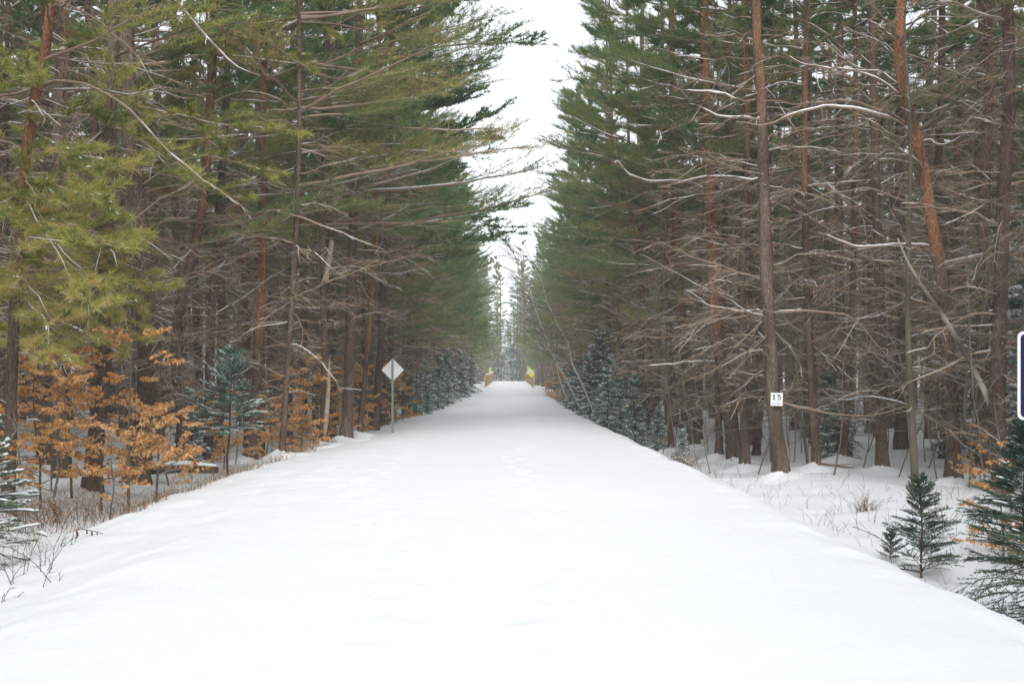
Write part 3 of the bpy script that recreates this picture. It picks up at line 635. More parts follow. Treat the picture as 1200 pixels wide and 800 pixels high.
for k, pix, th, dz in (
    ('R8', [(1065, 144), (1039, 129), (1009, 118), (986, 115), (949, 120), (900, 118)], 5, .6), ('R8', [(1065, 146), (1027, 133), (994, 124), (960, 121), (930, 129), (900, 139), (866, 133)], 5, 1.2),
    ('R8', [(1060, 122), (1031, 94), (986, 77), (945, 77), (919, 68)], 4, .8), ('R8', [(1084, 249), (1050, 232), (1012, 218), (986, 227), (945, 232)], 5, .8),
    ('R8', [(1090, 250), (1125, 240), (1155, 240), (1177, 249)], 4.5, .5), ('R8', [(1078, 172), (1090, 168), (1110, 172), (1142, 158)], 4.5, .5), ('R8', [(1075, 170), (1055, 166), (1035, 160), (1005, 140), (980, 130)], 3, -.4),
    ('R8', [(1095, 291), (1050, 289), (1009, 291), (986, 285), (962, 276)], 4.5, 1.0), ('R8', [(1056, 45), (1040, 30), (1020, 18), (1000, 6)], 5, .5), ('R8', [(1053, 50), (1035, 38), (1018, 26), (1002, 20)], 3, .2),
    ('R8', [(1098, 312), (1135, 303), (1162, 296), (1185, 279), (1205, 272)], 6, 2.2),
    ('R2', [(830, 226), (802, 214), (761, 214), (742, 202), (730, 190)], 4, .6), ('R2', [(828, 178), (799, 165), (769, 153), (727, 154)], 4, .8), ('R2', [(827, 72), (799, 69), (750, 60)], 4, .5),
    ('R2', [(828, 122), (800, 128), (770, 132), (742, 133)], 4.5, .6), ('R2', [(829, 128), (815, 122), (790, 116), (760, 110)], 3, .2), ('R2', [(833, 272), (815, 276), (787, 281), (750, 291)], 3.5, .6),
    ('R2', [(833, 256), (844, 255), (870, 262), (892, 276)], 4.5, .8), ('R2', [(840, 425), (812, 424), (787, 423), (752, 424)], 4.5, 1.0), ('R2', [(845, 424), (870, 434), (895, 440)], 3.5, .4),
    ('R2', [(829, 160), (845, 150), (860, 132), (872, 110)], 3.5, .4), ('R2', [(832, 245), (845, 230), (858, 215), (872, 205)], 4, .6), ('R2', [(826, 30), (812, 18), (795, 2)], 4, .6), ('R2', [(836, 375), (820, 373), (806, 374)], 4, .5),
    ('R1', [(892, 122), (862, 118), (829, 109), (800, 110)], 5, .6), ('R1', [(893, 140), (870, 135), (840, 131), (815, 120)], 5, 1.0), ('R1', [(900, 362), (862, 370), (825, 374), (802, 379)], 4, 1.0),
    ('R1', [(899, 363), (930, 357), (969, 355), (1000, 364), (1025, 385), (1046, 410)], 4.5, 1.6), ('R1', [(908, 470), (930, 474), (957, 478), (1015, 482), (1055, 475), (1078, 484)], 4, 2.0),
    ('R1', [(896, 230), (925, 222), (950, 228), (985, 240)], 3.5, 1.0), ('R1', [(894, 180), (920, 172), (955, 170), (990, 180)], 3.5, 1.2), ('R1', [(899, 315), (930, 306), (965, 305), (1000, 312)], 3.5, 1.2),
    ('R1', [(890, 60), (870, 48), (845, 42), (815, 44)], 4, .6), ('R5', [(950, 400), (985, 385), (1020, 385), (1050, 392)], 3.5, 1.4), ('R3', [(803, 470), (792, 469), (782, 466)], 3.5, .5), ('R3', [(797, 360), (775, 350), (760, 340)], 3, .6),
    ('R7', [(750, 345), (735, 350), (715, 352)], 3, .4), ('R6', [(722, 318), (700, 322), (680, 318)], 3, .6), ('R4', [(872, 300), (850, 290), (842, 275)], 3, .6)):
    limb(k, pix, th, dz)

# torn bark and side stub of the gnarled pine
o, b, d, tp, fc = TREES['G']
m = MB(); q = [P3(x, y, d - .16) - b for x, y in ((380, 515), (383, 480), (385, 445), (386, 420))]
m.tubes(smooth_poly(q, 8)[None], (np.array([.03, .06, .07, .06, .055, .05, .03, .01]))[None], 6, tint=.5); m.build('torn_bark', M['strip'], o)
m = MB(); q = [P3(x, y, d - .12) - b for x, y in ((381, 330), (384, 312), (387, 295), (389, 282))]
m.tubes(smooth_poly(q, 8)[None], np.linspace(.09, .06, 8)[None], 7, tint=.5); m.build('broken_stub', M['strip'], o)

# ------------------------------------------------------------------ rows of pines behind and beyond
prng = np.random.default_rng(11)
taken = [(t[1][0], t[1][1]) for t in TREES.values()]
PLACED = {}
def free(x, y, r):
    return all((x - a) ** 2 + (y - b) ** 2 > r * r for a, b in taken)
GRP = {'e': 'pines lining the path farther on', 'i': 'pines deep in the wood behind the front row', 'f': 'distant pines where the path fades into haze'}
edge = [plant_pine('pine_tree', pine(200 + k, 23 + k % 3, .15 + .02 * (k % 2), None, (1.5, 8, 36, 2.7), (4.6, 66, 4.0, 1.0), .5, 0., 4.5 + 2 * k, [.8, .3, .6, .2][k], .15, .018, 8, 1.3, (.38 + .09 * k, .18), 99), (0, 0, 0), 'x', GRP['e'], needle='needle') for k in range(3)]
inner = [plant_pine('pine_tree', pine(300 + k, 21 + k, .125 + .018 * k, None, (1.0, 12, 60, 2.5), (10.5, 34, 3.2, 1.4), .1, 0., 5 + 2 * k, .35, .15, .03, 4, 1.35, (.35, .2), 99), (0, 0, 0), 'x', GRP['i'], needle='needle') for k in range(4)]
def one_mesh(seed, H, r0, dead, live, bias, og, ty):
    T, B2, S2, C2 = pine(seed, H, r0, None, dead, live, bias, 0., og, .4, .2, .045, 4, 1.7, ty, 99, lod=1)
    T.join(B2, 1).join(S2, 2).join(C2, 3)
    return T.mesh('pine_tree', [M['bark'], M['twig'], M['snow'], M['needle']], False)
far = [one_mesh(400 + k, 23 + k, .2, (1.5, 8, 30, 2.6), (4.2, 64, 3.5, 1.4), .4, 6, (.3 + .12 * k, .18)) for k in range(3)]
deep = [one_mesh(410 + k, 21, .17, (1, 13, 55, 2.8), (10, 26, 3, 1.3), .0, 8, (.3, .2)) for k in range(2)]
WORDS = 'first second third fourth fifth sixth seventh eighth ninth tenth eleventh twelfth thirteenth fourteenth fifteenth sixteenth seventeenth eighteenth nineteenth twentieth'.split()
WORDS += ['twenty-' + w for w in WORDS[:9]] + ['thirtieth'] + ['thirty-' + w for w in WORDS[:9]]
SHORT = dict(A='the straight dark trunk', O='the orange-topped pine', B='the thickest dark trunk', C='the crooked pine', D='the dark grey pine', E='the red-topped pine', F='the slender pine', G='the gnarled pine', H='the stout dark pine', I='the reddish pine', J='the sign pine', K='the brown pine', L='the red pine',
             R1='the numbered pine', R2='the bright orange pine', R3='the patchy orange pine', R5='the slim pine', R6='the red stem', R7='the kinked pine', R8='the crooked orange pine', R9='the dark pine', R13='the twiggy slim pine')
SEEN = {}
def between(x, y):
    """the two trees one can pick out between which this one shows"""
    px = CX + x / y * FPX
    l = sorted((TREES[k][1][0] / TREES[k][1][1] * FPX + CX, SHORT[k]) for k in SHORT)
    lo = [n for p, n in l if p <= px]; hi = [n for p, n in l if p > px]
    if not lo or px < 0: return 'beside ' + l[0][1]
    if not hi or px > 1200: return 'beside ' + l[-1][1]
    return f'between {lo[-1][4:]} and {hi[0][4:]}'
def one_of(kind, place):
    n = SEEN[(kind, place)] = SEEN.get((kind, place), 0) + 1
    return f'{WORDS[n - 1]} {kind} {place}'
used = {}
def put(o, x, y, rz, s, label):
    loc = (x, y, float(gz(x, y)) - .05)
    taken.append((x, y))
    if o not in used: used[o] = 1; o.location = loc; o.rotation_euler = (0, 0, rz); o.scale = (s, s, s); o['label'] = label; return o
    return copy_tree(o, loc, rz, s, label)
def put_far(me, x, y, rz, s, label, grp):
    o = link('pine_tree', me, loc=(x, y, float(gz(x, y)) - .05)); o.rotation_euler = (0, 0, rz); o.scale = (s, s, s); taken.append((x, y)); tag(o, label, 'tree', grp)
count = 0
for side in (-1, 1):
    wood = 'left' if side < 0 else 'right'
    # front row beyond the trees above
    y = 41.0 if side < 0 else 40
    while y < 236:
        x = side * (prng.uniform(5.0, 6.2) + (.6 if y > 90 else 0)); s = prng.uniform(.74, 1.16)
        rz = (0 if side < 0 else math.pi) + prng.normal(0, .35)
        if free(x, y, 1.6):
            if y < 100: put(edge[prng.integers(3)], x, y, rz, s, one_of('green pine', f'in the {wood} front row beyond the sign and orange trunks'))
            else: put_far(far[prng.integers(3)], x, y, rz, s, one_of('hazy pine', f'in the distant {wood} row where the path rises'), GRP['f'])
            count += 1
        y += prng.uniform(2.8, 5.2) * (1 if y < 120 else 1.35)
    for row, (x0, ya, yb, st) in enumerate(((8.3, 19, 120, 3.0), (11.3, 18, 62, 3.0), (14.5, 20, 52, 2.9), (18, 25, 52, 3.0))):
        y = ya + row * .7
        while y < yb:
            x = side * (x0 + prng.normal(0, .7)); s = prng.uniform(.8, 1.08)
            if free(x, y, 1.5):
                put(inner[prng.integers(4)] if (row or prng.random() < .65) else edge[prng.integers(3)], x, y, prng.uniform(0, 6.28), s,
                    one_of('shaded pine', ['second row', 'third row', 'fourth row', 'fifth row'][row] + ', ' + between(x, y)))
                count += 1
            y += st * prng.uniform(.75, 1.3) * (1 if y < 60 else 1.5)
    y = 24.5
    while y < 47:
        x = side * (6.9 + prng.normal(0, .5))
        if free(x, y, 1.15): put(inner[prng.integers(2)], x, y, prng.uniform(0, 6.28), prng.uniform(.66, .85), one_of('slim pine', 'just inside the front row, ' + between(x, y))); count += 1
        y += prng.uniform(2.0, 3.6)
# trees that close the view past the bridge
for i in range(36):
    x = prng.uniform(-12, 12); y = prng.uniform(232, 275)
    if abs(x) < 11 and free(x, y, 1.8): put_far(far[prng.integers(3)], x, y, prng.uniform(0, 6.28), prng.uniform(.95, 1.35), one_of('pale hazy pine', 'closing the view past the bridge'), GRP['f']); count += 1
print('pines', count + len(TREES))
# everything deeper in the wood, past what one could pick out: one mass
def wood_mass(name, protos, pts, rots, scl):
    me = bpy.data.meshes.new(name); me.from_pydata([tuple(p) for p in pts], [], [])
    for nm, dat in (('spin', rots), ('size', scl), ('pick', prng.integers(0, len(protos), len(pts)).astype(float))):
        a = me.attributes.new(nm, 'FLOAT', 'POINT'); a.data.foreach_set('value', np.asarray(dat, np.float32))
    o = link(name, me, kind='stuff')
    ng = bpy.data.node_groups.new(name, 'GeometryNodeTree')
    ng.interface.new_socket('Geometry', in_out='INPUT', socket_type='NodeSocketGeometry'); ng.interface.new_socket('Geometry', in_out='OUTPUT', socket_type='NodeSocketGeometry')
    gi = ng.nodes.new('NodeGroupInput'); go = ng.nodes.new('NodeGroupOutput'); jn = ng.nodes.new('GeometryNodeJoinGeometry')
    def attr(nm):
        a = ng.nodes.new('GeometryNodeInputNamedAttribute'); a.data_type = 'FLOAT'; a.inputs['Name'].default_value = nm; return a.outputs[0]
    for k, src in enumerate(protos):
        ip = ng.nodes.new('GeometryNodeInstanceOnPoints'); oi = ng.nodes.new('GeometryNodeObjectInfo'); oi.inputs[0].default_value = src
        eq = ng.nodes.new('FunctionNodeCompare'); eq.data_type = 'FLOAT'; eq.operation = 'EQUAL'; eq.inputs[1].default_value = k; eq.inputs['Epsilon'].default_value = .1
        ng.links.new(attr('pick'), eq.inputs[0]); ng.links.new(gi.outputs[0], ip.inputs['Points']); ng.links.new(eq.outputs[0], ip.inputs['Selection'])
        cx = ng.nodes.new('ShaderNodeCombineXYZ'); ng.links.new(attr('spin'), cx.inputs[2]); ng.links.new(cx.outputs[0], ip.inputs['Rotation'])
        ng.links.new(attr('size'), ip.inputs['Scale']); ng.links.new(oi.outputs['Geometry'], ip.inputs['Instance']); ng.links.new(ip.outputs[0], jn.inputs[0])
    ng.links.new(jn.outputs[0], go.inputs[0])
    md = o.modifiers.new('wood', 'NODES'); md.node_group = ng
    return o
src = []
for k, me in enumerate(deep):                      # two of these stand as trees of their own
    x, y = (-21.5, 30.0) if k == 0 else (21.8, 33.0)
    o = link('pine_tree', me, loc=(x, y, float(gz(x, y)))); taken.append((x, y))
    src.append(tag(o, one_of('shaded pine', 'farthest back in the wood, ' + between(x, y)), 'tree', GRP['i']))
fo = [o for o in col.objects if o.data in far][:1]
pts, rots, scl = [], [], []
for side in (-1, 1):
    for (xa, xb, ya, yb, st) in ((20, 46, 22, 60, 3.3), (9.5, 34, 60, 120, 3.6), (8.5, 26, 120, 240, 5.0), (12, 24, 12, 24, 3.6), (-13, 13, 276, 300, 4.4), (46, 84, 30, 150, 5.5), (34, 60, 60, 120, 4.6)):
        if ya == 276 and side > 0: continue
        for yy in np.arange(ya, yb, st):
            for xx in np.arange(xa, xb, st):
                x = side * (xx + prng.normal(0, st * .25)); y = yy + prng.normal(0, st * .25)
                if free(x, y, 1.3) and (abs(x) < .85 * y + 6): pts.append((x, y, float(gz(x, y)))); rots.append(prng.uniform(0, 6.28)); scl.append(prng.uniform(.75, 1.1))
for side in (-1, 1):  # unseen trees around the camera, set close to dim the near snow
    for yy in np.arange(-52, 14, 4.2):
        for xx in np.arange(6.6, 26, 4.0):
            x = side * (xx + prng.normal(0, .7)); y = yy + prng.normal(0, .7)
            if abs(x) > .62 * y + 6.2 and free(x, y, 1.5): pts.append((x, y, float(gz(x, y)))); rots.append(prng.uniform(0, 6.28)); scl.append(prng.uniform(.8, 1.05))
print('mass', len(pts))
wood_mass('far_forest', src + fo, pts, rots, scl)

# ------------------------------------------------------------------ young spruces
def at(px, py): return hit(px, py)
x, d, z = at(1080, 677); plant_spruce(spruce(51, 1.25, .74, 11, 6, 10, .028, .0050, 13, .2, el0=.32, droop=.4, power=.95, irr=.45), (x, d, z), 'little green spruce standing alone in the snowy dip', None)
x, d, z = at(1060, 655); plant_spruce(spruce(52, .42, .26, 6, 5, 7, .024, .0038, 12, .08, el0=.4), (x - .18, d, z), 'knee-high spruce shoot tucked against the lone little spruce', None)
d = 9.0; x = (1206 - CX) / FPX * d; plant_spruce(spruce(53, 2.0, .92, 17, 8, 11, .03, .0065, 12, .22, droop=.5), (x, d, float(gz(x, d))), 'bushy green spruce at the very edge under the blue sign', None)
d = 11.5; x = (1168 - CX) / FPX * d + .45; plant_spruce(spruce(54, 2.0, .8, 12, 6, 8, .032, .007, 9, .25, droop=.4), (x + .35, d, float(gz(x, d))), 'dark spruce behind the bushy one, half hidden', None)
d = 10.6; x = (-22 - CX) / FPX * d; plant_spruce(spruce(55, 1.9, .8, 14, 7, 9, .03, .0065, 11, .6, droop=.4), (x, d, float(gz(x, d))), 'snow-caked spruce at the edge in front of the brambles', None, needle='fir')
x, d, z = at(266, 545); d = 21.0; x = (267 - CX) / FPX * d; plant_spruce(spruce(56, 2.75, 1.35, 9, 8, 11, .036, .010, 11, .3, z0=.36, droop=.35, power=.65, irr=.5), (x, d, float(gz(x, d))), 'small spruce with spreading bluish branches and bare lower stem', None, needle='frost')
mid = [spruce(60 + k, 1.0, (.30, .25, .34)[k], 14, 6, 7, .026, .010, 6, .5, droop=.6) for k in range(3)]
SPR = [plant_spruce(m_, (0, 0, 0), 'x', 'snow-dusted young spruces along the wood edge', needle='frost') for m_ in mid]
first = set()
def put_spruce(k, px, d, H, label, x=None):
    x = (px - CX) / FPX * d if x is None else x
    loc = (x, d, float(gz(x, d)) - .03); rz = prng.uniform(0, 6.28); taken.append((x, d))
    H = H * (.85 if 40 < d < 100 and px < 560 else .8 if 30 < d < 100 and 640 < px < 760 else 1)
    if k in first: copy_tree(SPR[k], loc, rz, H, label)
    else: first.add(k); o = SPR[k]; o.location = loc; o.rotation_euler = (0, 0, rz); o.scale = (H, H, H); o['label'] = label
lab = 'snow-dusted young spruce in the huddle on the {} bank'
for i, (px, d, H) in enumerate(((500, 55, 3.4), (512, 62, 4.4), (525, 70, 4.8), (540, 82, 4.8), (488, 49, 2.6), (550, 95, 4.8), (513, 57, 2.2), (526, 66, 2.6), (500, 50, 1.6), (545, 88, 3.0))):
    put_spruce(i % 3, px, d, H, one_of('snow-dusted young spruce' if H > 3 else 'low snow-dusted spruce', 'in the huddle on the left bank past the diamond sign'))
for i, (px, d, H) in enumerate(((692, 46, 3.9), (712, 38, 3.2), (700, 48, 5.8), (668, 62, 3.6), (678, 57, 4.4), (720, 42, 4.2), (704, 41, 2.2), (728, 38, 2.4), (663, 74, 4.2), (653, 88, 4.6), (745, 37, 3.4), (735, 46, 4.8))):
    put_spruce(i % 3, px, d, H, one_of('tall snow-dusted spruce' if H > 4 else 'young snow-dusted spruce' if H > 3 else 'low snow-dusted spruce', 'in the right-hand cluster below the silvery birches'))
for i, (px, d, H, l) in enumerate(((985, 27, 2.2, 'pale frosted spruce sapling between the slim pine and the back-row trunks'), (972, 30, 2.6, 'taller frosted sapling just behind the pale frosted one'),
        (800, 24.5, 1.0, 'small snowy spruce seedling at the foot of the patchy orange pine'), (770, 34, 1.6, 'snowy seedling beside the thin kinked pine'), (1182, 24, 6.2, 'tall snow-dusted spruce deep in shade past the leaning birch'), (1168, 28, 7, 'shaded snow-dusted spruce behind the tall one'),
        (225, 24, 2.0, 'snow-dusted spruce in the gap behind the crooked pine'), (600, 236, 9.5, 'dark bluish spruce at the far end of the path'), (590, 232, 7.5, 'lower bluish spruce at the far end of the path'), (609, 238, 8.2, 'hazy bluish spruce past the far end of the railings'), (582, 240, 9, 'hazy bluish spruce partly hidden past the nearer railing'))):
    put_spruce(i % 3, px, d, H, l)

#PART3
# ------------------------------------------------------------------ beech saplings that kept their orange leaves
def beech(seed, H, n, L0, nleaf, lo=.15):
    rng = np.random.default_rng(seed)
    zt = np.linspace(0, H, 8); tp = np.stack([np.cumsum(rng.normal(0, .03, 8)), np.cumsum(rng.normal(0, .03, 8)), zt], -1); tp[0] = 0
    T, Bm, Sm, Q = bare(seed, tp, .008 + .006 * H, n, L0, (.18, .15), lo, 6, 3, tint=(.1, .4), snowy=.12)
    m = len(Q); t = rng.uniform(.1, 1, (m, 7)); C, D = lerp_poly(Q, t); C = C.reshape(-1, 3)
    C = C[rng.permutation(len(C))[:nleaf]]
    return T, Bm, Sm, leaves(rng, C)
def plant_beech(mbs, px, d, label, group=None, s=1, rz=0, x=None, o=None):
    x = (px - CX) / FPX * d if x is None else x
    loc = (x, d, float(gz(x, d)))
    if o is not None: return copy_tree(o, loc, rz, s, label)
    o = plant_bare('beech_sapling', mbs, loc, label, 'sapling', group, s=s, rz=rz)
    mbs[3].build('leaves', M['beech'], o, kind='stuff', smooth=False)
    return o
plant_beech(beech(71, 2.9, 20, 1.25, 2300), 150, 15.6, 'fullest orange beech sapling, filling the gap between the two nearest dark trunks')
plant_beech(beech(72, 2.7, 18, 1.15, 2000), 48, 16.5, 'orange-leaved beech sapling left of the straight dark trunk above the brambles')
plant_beech(beech(73, 2.8, 18, 1.15, 2000), 84, 17.6, 'orange-leaved beech sapling with two dark stems, behind the brambles')
plant_beech(beech(74, 1.3, 8, .6, 260, .08), 128, 15.0, 'short orange beech sapling at the foot of the straight dark trunk')
plant_beech(beech(75, 2.5, 16, 1.1, 1700), 10, 17.5, 'orange-leaved beech sapling at the far left behind the snow-caked spruce')
plant_beech(beech(76, 2.6, 16, 1.1, 1700), 182, 18.0, 'orange-leaved beech sapling right of the thickest dark trunk')
plant_beech(beech(77, 2.7, 18, 1.15, 2000), 66, 15.3, 'broad orange beech sapling right behind the densest bramble clump')
plant_beech(beech(78, 2.9, 18, 1.1, 2000), 118, 16.6, 'tall orange beech sapling hugging the back of the straight dark trunk')
bb = [beech(80 + k, 2.4, 20, 1.0, 2100, .05) for k in range(2)]
G = 'orange beech saplings in the thicket under the pines'
bo = []
for i, (px, d, s, l) in enumerate(((262, 23.5, .8, 'low orange beech under the small spruce with bluish branches'), (352, 25.5, 1.05, 'orange beech in the thicket between the slender grey and the gnarled pine'), (333, 27, .95, 'orange beech behind the slender grey pine'),
        (392, 29.5, 1.0, 'orange beech between the gnarled and the stout dark pine'), (366, 29, 1.15, 'taller orange beech behind the gnarled pine'), (425, 33.5, 1.1, 'orange beech behind the slender reddish pine'), (455, 38.5, 1.0, 'orange beech just past the diamond sign'), (472, 42, .8, 'low orange beech on the bank past the diamond sign'),
        (411, 33, 1.1, 'orange beech glimpsed past the stout dark pine'), (320, 24.5, .7, 'low orange beech at the thicket edge in front of the others'), (646, 90, 1.2, 'rusty beech on the right edge near the far yellow sign'), (654, 82, 1.3, 'second rusty beech on the right edge, nearer than the other'), (664, 66, 1.2, 'rusty beech among the snow-dusted spruces'),
        (1176, 12.8, .62, 'low orange beech behind the bushy spruce'), (1150, 19.5, .55, 'small orange beech at the foot of the leaning birch'), (232, 26, .9, 'orange beech in shade behind the crooked pine'))):
    if i < 2: bo.append(plant_beech(bb[i], px, d, l, G, s))
    else: plant_beech(None, px, d, l, G, s, prng.uniform(0, 6.28), o=bo[i % 2])

# ------------------------------------------------------------------ leafless broadleaf trees and brush
x, d, z = at(1073, 572); b = np.array([x, d, z])
tp = smooth_poly([P3(a, c, d) - b for a, c in ((1073, 572), (1068, 480), (1064, 380), (1065, 280), (1067, 150), (1060, 40), (1064, -30))], 16)
plant_bare('bare_tree', bare(91, tp, .078, 40, 2.4, (.35, .4), .1, 9, 5, top=.16, snowy=.35, sag=.15, tint=(.2, .8)), b, 'mossy green-barked bare tree standing in the snow behind the lone little spruce', m='green_bark', bm='sapling')
x, d, z = at(1186, 575); b = np.array([x, d, z])
tp = smooth_poly([P3(a, c, d - .02 * i) - b for i, (a, c) in enumerate(((1190, 580), (1178, 530), (1164, 481), (1132, 415), (1105, 370), (1080, 335), (1064, 308), (1052, 280)))], 16)
tp[:, 2] = np.maximum.accumulate(tp[:, 2] + np.arange(16) * 1e-3)
bt = bare(92, tp, .075, 12, 1.5, (.5, .3), .3, 7, 3, top=.2, snowy=.4, tint=(.0, 1.0))
o = plant_bare('birch_tree', bt, b, 'pale birch leaning over towards the mossy bare tree', m='birch', bm='sapling')
mm = MB(); snow_on(np.random.default_rng(3), mm, tp[None, 3:], np.linspace(.055, .02, 13)[None], 1.1); mm.build('trunk_snow', M['snow'], o)
limb('R8', [(1066, 158), (1050, 169), (1030, 178), (1005, 191), (985, 204)], 5, .6, .2, 'green_bark')
limb('R8', [(1066, 158), (1087, 144), (1125, 114), (1155, 104), (1180, 96)], 6, .8, .2, 'green_bark')
def wobbly(seed, H, lean=(0, 0)):
    rng = np.random.default_rng(seed); zt = np.linspace(0, H, 10)
    tp = np.stack([np.cumsum(rng.normal(0, .04 * H / 3, 10)) + lean[0] * zt, np.cumsum(rng.normal(0, .025 * H / 3, 10)) + lean[1] * zt, zt], -1); tp[0] = 0
    return tp
bs = [bare(100 + k, wobbly(100 + k, 4.2 + .5 * k, ((-.22, 0), (.2, .1), (.05, -.1), (.4, 0))[k]), .018, 22, 1.6, (.5, .35), .12, 7, 5, snowy=.25) for k in range(4)]
GB = 'leafless saplings tangled under the pines'
so = []
brng = np.random.default_rng(21)
def put_bare(px, d, s, label, rz=None, k=None):
    x = (px - CX) / FPX * d; loc = (x, d, float(gz(x, d))); k = brng.integers(4) if k is None else k
    rz = brng.uniform(0, 6.28) if rz is None else rz
    have = [o for kk, o in so if kk == k]
    if have: return copy_tree(have[0], loc, rz, s, label)
    o = plant_bare('bare_sapling', bs[k], loc, label, 'sapling', GB, s=s, rz=rz); so.append((k, o)); return o
for k, (px, d) in enumerate(((1135, 20), (1100, 21), (1160, 19.5), (1190, 21), (1050, 22), (1010, 24), (975, 22.5), (1120, 23), (1185, 20), (1085, 26), (1140, 26), (1030, 28), (930, 26), (995, 32), (1225, 19), (1205, 23))):
    put_bare(px, d, brng.uniform(.8, 1.3), one_of('leafless sapling', 'in the tangle ' + between((px - CX) / FPX * d, d)))
for k, (px, d) in enumerate(((1000, 26), (960, 28), (1040, 24.5), (1085, 24), (940, 29), (860, 28), (820, 27), (880, 30), (1110, 27), (1015, 30), (905, 33), (790, 36), (835, 25.5), (925, 25), (905, 27), (885, 24.5), (830, 31), (795, 29), (775, 32), (850, 34), (925, 32))):
    put_bare(px, d, brng.uniform(.7, 1.1), one_of('leafless sapling', 'in the tangle ' + between((px - CX) / FPX * d, d)))
for k, (px, d) in enumerate(((60, 19), (200, 20), (225, 21.5), (275, 25), (20, 21), (345, 30), (310, 28), (140, 21), (430, 36), (465, 41))):
    put_bare(px, d, brng.uniform(.7, 1.1), one_of('leafless sapling', 'in the tangle ' + between((px - CX) / FPX * d, d)))
# silvery birches leaning over the path edge farther on, and two pale young stems
gb = []
for i, (px, d, s, ln, l) in enumerate(((702, 43, 1.0, -.42, 'silvery birch leaning towards the path out of the spruce cluster'), (690, 50, 1.15, -.5, 'second silvery birch leaning farther over the path edge'), (676, 58, 1.2, -.35, 'thin silvery birch beyond the leaning pair'))):
    x = (px - CX) / FPX * d; tp = wobbly(120 + i, 8.0, (ln, 0))
    plant_bare('birch_tree', bare(120 + i, tp, .05, 30, 2.2, (.5, .3), .3, 9, 4, top=.2, tw=1.8, snowy=.5, tint=(.5, 1), face=math.pi), (x, d, float(gz(x, d))), l, m='birch', bm='sapling', s=s)
for i, (px, py, pts, l) in enumerate(((948, 545, ((948, 545), (938, 480), (934, 430), (925, 380), (922, 330), (926, 280)), 'slender pale kinked stem between the numbered pine and the slim pine'),
                                       (1143, 560, ((1143, 560), (1136, 520), (1130, 480), (1134, 420), (1128, 360)), 'pale green young stem in front of the crooked orange pine'), (1187, 600, ((1187, 600), (1180, 560), (1172, 520), (1165, 470)), 'short brown stem behind the bushy spruce'))):
    x, d, z = at(px, py); b = np.array([x, d, z])
    tp = smooth_poly([P3(a, c, d) - b for a, c in pts], 12)
    plant_bare('bare_sapling', bare(130 + i, tp, .045 - .008 * i, 12, .9, (.5, .3), .25, 6, 3, snowy=.3), b, l, 'sapling', m='sapling')
# brambles and weeds
def brush(seed, n, w, h, tintm=(.2, .9), r=.004):
    rng = np.random.default_rng(seed); K = 6; t = np.linspace(0, 1, K)
    b = rng.normal(0, w, (n, 2)); az = rng.uniform(0, 6.28, n); L = h * rng.uniform(.35, 1.1, n); ln = rng.uniform(.1, .9, n)
    P = np.zeros((n, K, 3)); P[..., 0] = b[:, :1] + np.cos(az)[:, None] * ln[:, None] * L[:, None] * t ** 1.5; P[..., 1] = b[:, 1:] + np.sin(az)[:, None] * ln[:, None] * L[:, None] * t ** 1.5
    P[..., 2] = L[:, None] * (t - .35 * ln[:, None] * t ** 2) - .04
    P[:, 1:] += np.cumsum(rng.normal(0, .025, (n, K - 1, 3)), axis=1) * L[:, None, None]
    m = MB(); m.tubes(P, (r * np.linspace(1, .4, K))[None], 3, tint=rng.uniform(*tintm, n))
    Q, Ls = grow(rng, P, 4, L * .4, .25, elev=.35, jit=.15); m.tubes(Q, (r * .6 * np.linspace(1, .5, 4))[None], 3, tint=rng.uniform(*tintm, len(Q)))
    sn = MB(); snow_on(rng, sn, Q, np.full((len(Q), 4), r * 1.3), .18, 3)
    return m, sn, P, Q, rng
def plant_brush(name, seed, px, d, n, w, h, label, cat, m='bramble', leafy=0, x=None, group=None, r=.004):
    x = (px - CX) / FPX * d if x is None else x
    st, sn, P, Q, rng = brush(seed, n, w, h, r=r)
    o = root(name, (x, d, float(gz(x, d))), label, cat, group)
    st.build('stems', M[m], o, kind='stuff')
    if sn.n: sn.build('stem_snow', M['snow'], o, kind='stuff')
    if leafy:
        C, _ = lerp_poly(Q, rng.uniform(.3, 1, (len(Q), 1))); C = C.reshape(-1, 3)[:leafy]; leaves(rng, C, .05, .025).build('leaves', M['beech'], o, kind='stuff', smooth=False)
plant_brush('bramble', 140, 48, 14.6, 90, .42, .75, 'dense reddish-brown bramble clump at the foot of the slope by the snow-caked spruce', 'bramble', leafy=40)
plant_brush('bramble', 141, 82, 15.2, 70, .36, .6, 'brown bramble clump left of the straight dark trunk', 'bramble', leafy=60)
plant_brush('bramble', 142, 22, 15.4, 70, .4, .8, 'brown bramble clump deeper in, behind the densest one', 'bramble')
plant_brush('bramble', 143, 140, 15.4, 70, .3, .42, 'low snowy bramble between the two nearest dark trunks', 'bramble', leafy=20)
plant_brush('shrub', 144, 1014, 17.6, 40, .08, .42, 'small leafless bush alone on the open snow at right', 'shrub')
plant_brush('shrub', 145, 800, 21.8, 40, .16, .5, 'dark twiggy bush on the right bank below the patchy orange pine', 'shrub')
plant_brush('shrub', 146, 812, 21.5, 26, .2, .35, 'sparse twigs poking from the snow beside the dark twiggy bush', 'shrub')
